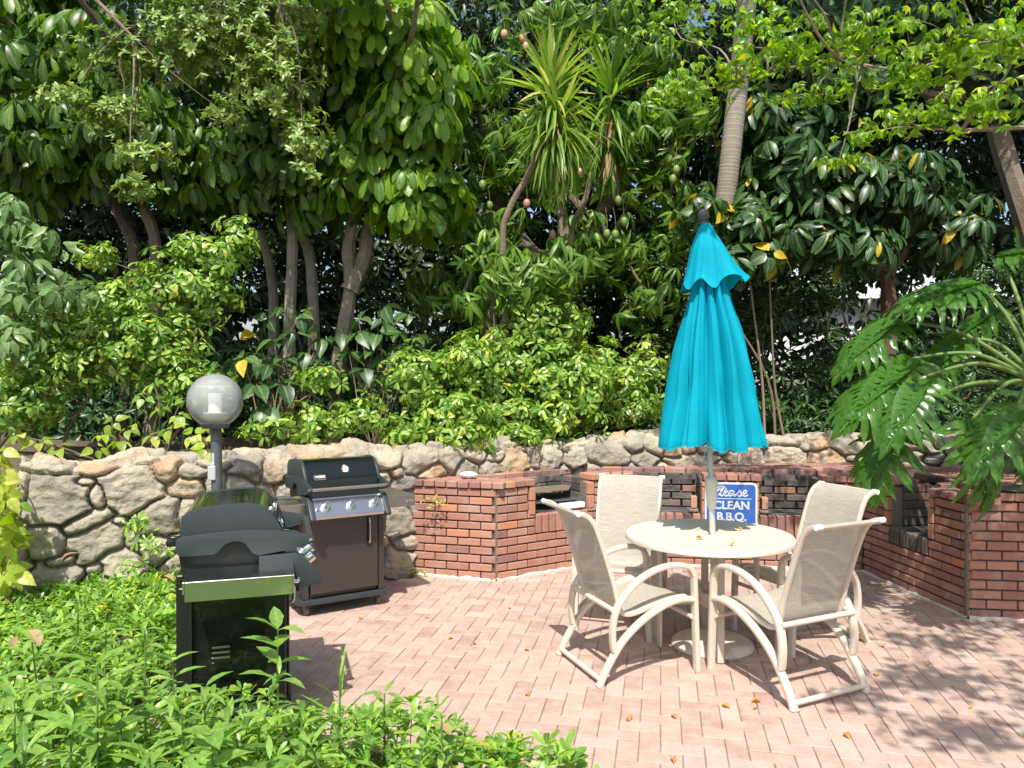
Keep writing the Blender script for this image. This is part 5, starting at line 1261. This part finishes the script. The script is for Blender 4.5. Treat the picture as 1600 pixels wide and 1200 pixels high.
bigweed('leafy plant with broad dull-green leaves just right of the globe lamp', 420, 7.2, [(420, 570, 7.1), (400, 600, 7.0), (440, 600, 7.1), (410, 640, 7.0), (380, 560, 7.2)], .20, L_BIG)
bigweed('dark broad-leaved sapling with some yellow leaves in front of the pale trunks', 455, 7.9, [(440, 480, 7.8), (470, 490, 7.8), (420, 500, 7.8), (460, 520, 7.7), (490, 505, 7.8), (430, 530, 7.7), (400, 520, 7.9), (480, 550, 7.8), (445, 560, 7.7), (505, 530, 7.9), (410, 560, 7.8)], .19, L_BIG, rare=.05)
bigweed('dark broad-leaved sapling in front of the forked trunk', 590, 7.9, [(600, 500, 7.8), (560, 520, 7.8), (620, 520, 7.8), (585, 545, 7.8), (610, 560, 7.8), (640, 490, 7.9), (545, 550, 7.8), (570, 575, 7.7), (600, 480, 7.9), (625, 545, 7.8), (560, 500, 7.9), (535, 520, 7.9), (645, 530, 7.9), (590, 520, 7.7)], .19, L_BIG, rare=.0)
bigweed('yellow-green vine climbing by the globe lamp post', 310, 6.7, [(315, 690, 6.35), (325, 700, 6.3), (310, 720, 6.25), (330, 660, 6.5), (300, 680, 6.5)], .14, L_VIN, n=4)
bigweed('yellow-green creeper growing on top of the wall left of the lamp', 180, 6.6, [(160, 680, 6.4), (185, 690, 6.4), (175, 660, 6.5), (200, 670, 6.5), (150, 700, 6.3), (240, 680, 6.5), (265, 670, 6.5), (60, 690, 6.3), (30, 680, 6.3), (90, 700, 6.3)], .11, L_VIN, n=4, bt=.25)
bigweed('light green leafy climber sprig above the lamp, near the hedge', 250, 6.9, [(225, 620, 6.8), (250, 640, 6.8), (280, 650, 6.7), (290, 625, 6.8), (240, 600, 6.9)], .09, L_ARB, n=6)
# vine draped over the left end of the wall
def edge_vine():
    b = (-3.95, 5.6, 0); t = thing('hanging_vine', 'yellow-green vine hanging over the left end of the stone wall', 'vine', b); b = np.array(b); L = Leaves(); mb = MB()
    C = np.array([tuple(at(rng.uniform(-50, 26) * (1 if i % 3 else .5), rng.uniform(700, 925), rng.uniform(5.15, 5.5))) for i in range(60)]) - b
    for c in C[:14]: limb(mb, (0, .3, 1.15), c, .007, .004, .2, 6, .5, 5)
    limb(mb, (0, 0, 0), (0, .3, 1.15), .02, .01, .1)
    L.whorls(T_OVA, C, np.tile([.2, -.8, .3], (len(C), 1)) + rng.normal(0, .3, (len(C), 3)), 4, .12, .1, .4, .02, .8, .1, .5, .4); mb.build('stem', TWIG, t, smooth=True); L.build('leaves', L_VIN, t)
edge_vine()

# philodendron -----------------------------------------------------
def phil_leaf(size, seed):
    """deeply lobed glossy leaf, base at the origin, tip along +X, lying in XY and drooping"""
    rs = np.random.default_rng(seed); V = []; F = []; T = []
    NL = 12
    def lobe(bx, ang, ln, wd, sg):
        n = 9; k0 = len(V)
        ca, sa = math.cos(ang), math.sin(ang) * sg; curve = rs.uniform(.1, .35)
        for i in range(n + 1):
            t_ = i / n; c_ = ang - curve * t_
            px_ = bx + ln * t_ * math.cos(c_); py_ = sg * ln * t_ * math.sin(c_)
            wv = wd * (.95 - .15 * t_ + .25 * math.sin(t_ * 3.1)) * (1 - t_ ** 5) * (1 + .22 * math.sin(t_ * 14 + seed + bx * 9)) + .0015
            nx_, ny_ = -math.sin(c_) * sg * 1, math.cos(c_)
            ruf = .012 * math.sin(t_ * 12 + bx * 20); zb = -.30 * t_ * t_ * ln
            for q, o in ((-1, 1), (0, 0), (1, 1)):
                V.append((px_ + nx_ * wv * q * (1), py_ + ny_ * wv * q, zb + o * (wv * .28 + ruf * q)))
                T.append(np.clip(.5 - .15 * (q == 0) * -1 + rs.normal(0, .03), 0, 1))
        for i in range(n):
            a = k0 + 3 * i; F.append((a, a + 3, a + 4, a + 1)); F.append((a + 1, a + 4, a + 5, a + 2))
    for i in range(NL):
        t_ = i / (NL - 1); bx = .05 + .72 * t_
        ln = .46 * math.sin(math.pi * (.28 + .62 * t_)) ** .8 * rs.uniform(.88, 1.1)
        ang = R(112 - 78 * t_) 
        for sg in (-1, 1): lobe(bx, ang + rs.normal(0, .06), ln * rs.uniform(.85, 1.1), .037, sg)
    lobe(.72, 0.02, .30, .052, 1)
    # web along the midrib
    k0 = len(V); n = 10
    for i in range(n + 1):
        t_ = i / n; w_ = .13 * math.sin(math.pi * min(1, .25 + .75 * t_)) + .01
        for q in (-1, 0, 1): V.append((-.01 + .80 * t_, q * w_, abs(q) * w_ * .2 + .001)); T.append(.55)
    for i in range(n):
        a = k0 + 3 * i; F.append((a, a + 3, a + 4, a + 1)); F.append((a + 1, a + 4, a + 5, a + 2))
    V = np.array(V) * size
    x = V[:, 0] / size; V[:, 2] -= size * (.30 * np.clip(x, 0, 2) ** 2 + .22 * (V[:, 1] / size) ** 2)
    m = MB(); m.add(V, F, np.array(T))
    # midrib
    P = [(s_ * .95 * size, 0, -size * .30 * (s_ * .95) ** 2 - .004) for s_ in np.linspace(0, 1, 8)]; m.tube(P, np.linspace(.008, .002, 8), 5, .9, m=1)
    return m
def philodendron():
    c = at(1625, 600, 5.35); b = (c.x + .75, c.y - .55, 0.0)
    t = thing('philodendron', 'huge glossy split-leaf philodendron arching in from the right edge', 'plant', b); b = np.array(b); cr = np.array(tuple(c))
    m = MB(); P = smooth_path([b * 0, np.array([-.02, 0, .8]), cr - b], 6); m.tube(P, np.linspace(.10, .075, len(P)), 10, .5); m.build('trunk', BARK, t, smooth=True)
    # (base px, py, Y, tip px, py, Y, size)
    LV = [((1425, 560, 5.5), (1300, 640, 5.3), .78), ((1400, 655, 5.4), (1330, 790, 5.25), .66), ((1440, 590, 5.3), (1365, 700, 5.0), .62), ((1520, 655, 5.0), (1580, 790, 4.8), .62), ((1395, 500, 5.7), (1300, 560, 5.6), .62), ((1520, 440, 5.6), (1400, 455, 5.4), .70),
          ((1500, 530, 5.6), (1420, 590, 5.6), .6), ((1590, 640, 4.8), (1500, 740, 4.6), .55), ((1560, 400, 5.8), (1640, 380, 5.6), .6), ((1640, 520, 5.2), (1730, 600, 5.1), .7), ((1560, 480, 5.9), (1480, 520, 6.0), .6), ((1620, 620, 4.9), (1640, 800, 4.8), .6)]
    for i, (bp, tp, sz) in enumerate(LV):
        p0 = np.array(at(*bp)) ; p1 = np.array(at(*tp)); X = unit(p1 - p0); side = unit(np.cross([0, 0, 1.], X)); up = np.cross(X, side)
        up = unit(up + np.array([-.1, -.45, .1])); side = unit(np.cross(up, X)); up = np.cross(X, side)
        Mx = np.eye(4); Mx[:3, 0] = X; Mx[:3, 1] = side; Mx[:3, 2] = up; Mx[:3, 3] = p0 - b
        o = phil_leaf(sz, 10 + i).build('leaf', [L_PHI, STEM], t, smooth=True); o.matrix_local = Matrix(Mx.tolist())
        mm = MB(); mid = (cr + p0) / 2 + np.array([0, 0, .12]) 
        P = smooth_path([cr - b, mid - b, p0 - b], 8); mm.tube(P, np.linspace(.019, .010, len(P)), 8, .8); mm.build('petiole', STEM, t, smooth=True)
philodendron()

# far foliage closing the view behind the trees
def far_mass(name, label, n, xr, yr, zr, size, m, holes, tpl=T_OBO, dens_fn=None):
    X = rng.uniform(*xr, n); Y = rng.uniform(*yr, n); Z = rng.uniform(*zr, n)
    px = 800 + 1200 * X / Y; py = 590 - 1200 * (Z - CAMZ) / Y
    keep = np.ones(n, bool)
    for (hx, hy, rx, ry, p) in holes: keep &= ~((((px - hx) / rx) ** 2 + ((py - hy) / ry) ** 2 < 1) & (rng.random(n) < p))
    C = np.column_stack([X, Y, Z])[keep]; A = rng.normal(0, 1, C.shape) * .6 + np.array([0, -.6, .6])
    L = Leaves(); L.whorls(tpl, C, A, 6, size, .1, .35, .02, .3, 0, .4, .3); o = L.build(name, m); tag(o, label, 'foliage', kind='stuff'); return o
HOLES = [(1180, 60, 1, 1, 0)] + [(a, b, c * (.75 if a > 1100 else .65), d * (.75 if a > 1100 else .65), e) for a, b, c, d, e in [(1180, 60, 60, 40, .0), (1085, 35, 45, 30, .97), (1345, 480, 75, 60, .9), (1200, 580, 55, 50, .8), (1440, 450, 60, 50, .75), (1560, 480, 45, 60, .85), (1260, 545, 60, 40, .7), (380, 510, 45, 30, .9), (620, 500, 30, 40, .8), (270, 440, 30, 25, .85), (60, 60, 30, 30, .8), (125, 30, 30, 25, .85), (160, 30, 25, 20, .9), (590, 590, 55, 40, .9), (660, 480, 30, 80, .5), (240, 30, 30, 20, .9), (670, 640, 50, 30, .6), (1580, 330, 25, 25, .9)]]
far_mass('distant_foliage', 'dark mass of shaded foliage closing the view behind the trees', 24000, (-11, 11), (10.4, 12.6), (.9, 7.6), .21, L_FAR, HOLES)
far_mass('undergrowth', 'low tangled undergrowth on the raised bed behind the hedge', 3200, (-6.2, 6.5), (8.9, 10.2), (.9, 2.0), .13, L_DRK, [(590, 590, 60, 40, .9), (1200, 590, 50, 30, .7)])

# ground cover in the foreground bed -------------------------------
def groundcover():
    n = 15500; xs = rng.uniform(-4.6, 1.1, n); ys = rng.uniform(-1.2, 6.1, n)
    bx = bed_x(ys); nz = lambda a, b, s_: np.sin(a * s_ + 1.3 * np.sin(b * s_ * .7)) * np.cos(b * s_ * 1.1 + .5)
    k = (xs < bx - .03 + .05 * nz(xs, ys, 9)) & ((np.abs(xs / ys) < .85) | ((ys < 2.3) & (xs > -3.4) & (rng.random(n) < .6))); 
    k &= ~((np.abs(xs + 1.46) < .34) & (np.abs(ys - 4.06) < .36))
    xs, ys = xs[k], ys[k]; bx = bx[k]
    edge = np.clip((bx - xs) / .25, 0, 1) ** .6; H = (.15 + .11 * edge + .06 * nz(xs, ys, 4) + .045 * nz(xs + 3, ys, 11)) * np.where(ys > 5.0, .8, 1)
    H += .05 * np.clip((3.9 - ys) / 1, 0, 1)
    fr = rng.random(len(xs)) ** .35; C = np.column_stack([xs, ys, H * fr + .02]); A = np.column_stack([rng.normal(0, .35, len(xs)), rng.normal(-.15, .35, len(xs)), np.ones(len(xs))])
    L = Leaves(); big = rng.random(len(C)) < .45
    L.whorls(T_OBV, C[big], A[big], 7, .066, .6, .35, .004, .0, .012, .45, .55); L.whorls(T_OBO, C[~big], A[~big], 8, .056, .5, .35, .004, .0, .012, .5, .5)
    o = L.build('ground_cover', L_GRD); tag(o, 'low glossy ground cover filling the bed in the foreground', 'ground cover', kind='stuff')
    mb = MB()
    for i in rng.permutation(len(xs))[:700]: mb.tube([(xs[i] + rng.normal(0, .03), ys[i] + rng.normal(0, .03), 0), tuple(C[i])], .0025, 3, .5, caps=False)
    mb.build('stems', TWIG, o)
groundcover()
def weed(label, px, py, Y, h_, n, Ln, tpl=T_LAN, m=L_WEE, el=.5, lean=(0, 0), name='tall_weed', rare=0., tiers=None):
    """plant whose top stands at the pixel; its foot is on the soil below"""
    p = at(px, py, Y); base = (p.x, p.y, max(.03, p.z - h_)); hh = p.z - base[2]
    t = thing(name, label, 'weed', base); L = Leaves(); mb = MB(); mb.tube(smooth_path([(0, 0, -.05), (lean[0] * .4, lean[1] * .4, hh * .5), (lean[0], lean[1], hh)], 4), np.linspace(.006, .003, 9), 6, .5)
    T_ = tiers or max(3, n // 3)
    for k in range(T_):
        f = .25 + .75 * (k + 1) / T_; e = el * (.3 + 1.0 * f); c = np.array([[lean[0] * f, lean[1] * f, hh * f]])
        L.whorls(tpl, c, np.array([[0, -.1, 1.]]), max(2, n // T_), Ln * (1.15 - .45 * f), e, .2, .005, .05, rare, .5, .4)
    mb.build('stem', STEM, t, smooth=True); L.build('leaves', m, t)
weed('weed with large upright oval leaves in front of the black grill', 433, 985, 3.35, .40, 14, .19, T_OVL, L_WEE, .55)
weed('lance-leaved weed rising in front of the black grill cabinet', 318, 1075, 2.95, .40, 15, .17)
weed('tall lance-leaved weed with arching leaves at the lower left', 150, 1040, 2.75, .5, 12, .24, T_LAN, L_WEE, .55)
weed('narrow-leaved weed between the lower left corner and the grill', 225, 985, 3.1, .45, 15, .14)
weed('bushy broad-leaved weed at the bottom left', 330, 1150, 2.6, .35, 16, .14, T_OVA, L_WEE, .4)
weed('spiky weed with narrow blades by the patio edge', 530, 1060, 3.2, .35, 9, .2, T_STR, L_YUC, 1.0)
weed('lance-leaved weed at the patio edge right of the spiky one', 600, 1085, 3.15, .33, 15, .13)
weed('pale lance-leaved weed at the left edge of the bed', 20, 1090, 2.8, .42, 15, .2)
weed('small lance-leaved weed in the middle of the foreground bed', 470, 1120, 2.85, .35, 15, .15)
weed('slender weed near the bottom centre of the bed', 690, 1130, 2.85, .3, 12, .12)
weed('slender weed standing behind the left weeds near the stone wall', 120, 940, 4.2, .35, 12, .15)
weed('bushy lance-leaved weed at the bottom edge below the grill', 420, 1190, 2.5, .35, 15, .18)
def sprig(label, px, py, Y, n, size, m=L_ARB):
    p = at(px, py, Y); t = thing('wall_sprig', label, 'sprig', tuple(p)); L = Leaves(); C = rng.normal(0, 1, (n, 3)) * np.array([.06, .03, .06]) + np.array([0, -.03, 0]); mb = MB()
    for c in C: limb(mb, (0, .06, -.02), c, .004, .002, .2, 4, .5, 4)
    L.whorls(T_OBO, C, np.tile([0, -.7, .6], (n, 1)) + rng.normal(0, .3, (n, 3)), 6, size, .3, .3, .004, .1, 0, .55, .4); mb.build('stem', TWIG, t); L.build('leaves', m, t)
sprig('green sprig growing out of the stone wall left of the black grill', 215, 825, 5.85, 14, .07)
sprig('green sprig low on the stone wall above the ground cover', 203, 885, 5.8, 9, .07)
sprig('tiny yellow-green weed growing in a joint of the brick counter', 684, 780, 6.72, 5, .035, L_VIN)
sprig('small green tuft in the joint between stone wall and brick counter', 643, 887, 6.8, 5, .04, L_ARB)
sprig('small seedling on top of the stone wall behind the brown grill', 250, 850, 5.8, 7, .06)

for (px, py, Y, h_, n_, L_, tp) in [(60, 1000, 3.3, .4, 12, .17, T_LAN), (100, 1130, 2.7, .38, 15, .16, T_LAN), (180, 1090, 2.85, .36, 12, .17, T_LAN), (270, 1040, 3.0, .34, 12, .13, T_LAN), (290, 1110, 2.75, .32, 15, .14, T_LAN),
                                (240, 1170, 2.6, .3, 12, .16, T_LAN), (380, 1100, 2.8, .3, 12, .14, T_LAN), (520, 1160, 2.75, .3, 12, .13, T_LAN), (560, 1120, 2.95, .3, 15, .11, T_LAN), (640, 1150, 2.8, .28, 12, .11, T_LAN), (30, 1180, 2.5, .3, 12, .2, T_LAN), (400, 1060, 3.0, .3, 12, .12, T_LAN), (160, 990, 3.4, .35, 12, .13, T_LAN), (80, 1060, 3.0, .36, 12, .2, T_LAN)]:
    weed('narrow-leaved weed standing among the low ground cover', px, py, Y, h_, n_, L_, tp, lean=(rng.normal(0, .04), rng.normal(0, .03)))
def fronds():
    b = (4.9, 7.1, GZ - .1); t = thing('areca_palm', 'dark feathery palm fronds behind the philodendron at the right edge', 'palm', b); b_ = np.array(b)
    for (px, py, Y) in [(1545, 470, 7.0), (1500, 520, 7.0), (1620, 420, 6.8), (1640, 500, 6.6), (1560, 560, 6.9), (1480, 600, 7.1), (1590, 380, 7.2)]:
        tip = np.array(at(px, py, Y)) - b_; mid = tip * .5 + np.array([0, 0, .35]); P = np.array(smooth_path([(0, 0, 0), mid, tip], 14)); mb = MB(); mb.tube(P, np.linspace(.012, .003, len(P)), 6, .5)
        L = Leaves()
        for i in range(8, len(P) - 1):
            T_ = unit(P[i + 1] - P[i]); sd = unit(np.cross(T_, [0, 0, 1.]))
            for sg in (-1, 1): L.add(T_STR, P[i][None], (sd * sg + T_ * .8 + np.array([0, 0, -.25]))[None], np.array([[0, 0, 1.]]) + rng.normal(0, .2, (1, 3)), .36, np.array([rng.random() * .7]))
        f = L.build('frond', L_BIG, t); mb.build('stem', STEM, f, smooth=True)
fronds()
for i, (px, py, Y, z) in enumerate([(95, 880, 4.6, .24), (18, 945, 3.9, .26), (8, 1005, 3.5, .26), (705, 1155, 2.9, .2), (250, 905, 4.8, .2), (60, 1010, 3.4, .24)]):
    V, F3, F4 = T_OVA; V = V.copy(); V[:, 2] = np.abs(V[:, 1]) * .7 + .35 * V[:, 0] * (1 - V[:, 0])
    p = at(px, py, Y); o = mesh_np('dry_leaf', V * np.array([.11, .09, .11]), [F3, F4], np.full(len(V), .2 + .1 * i), True, [DRYB]); o.location = p; o.rotation_euler = (rng.uniform(-.3, .3), rng.uniform(-.5, .1), rng.uniform(0, 6)); tag(o, 'large curled brown dead leaf caught in the ground cover', 'dead leaf', 'dead leaves caught in the ground cover')
for o in list(COL.objects):
    if o.get('label') == 'narrow-leaved weed standing among the low ground cover': o['group'] = 'narrow-leaved weeds scattered in the foreground bed'
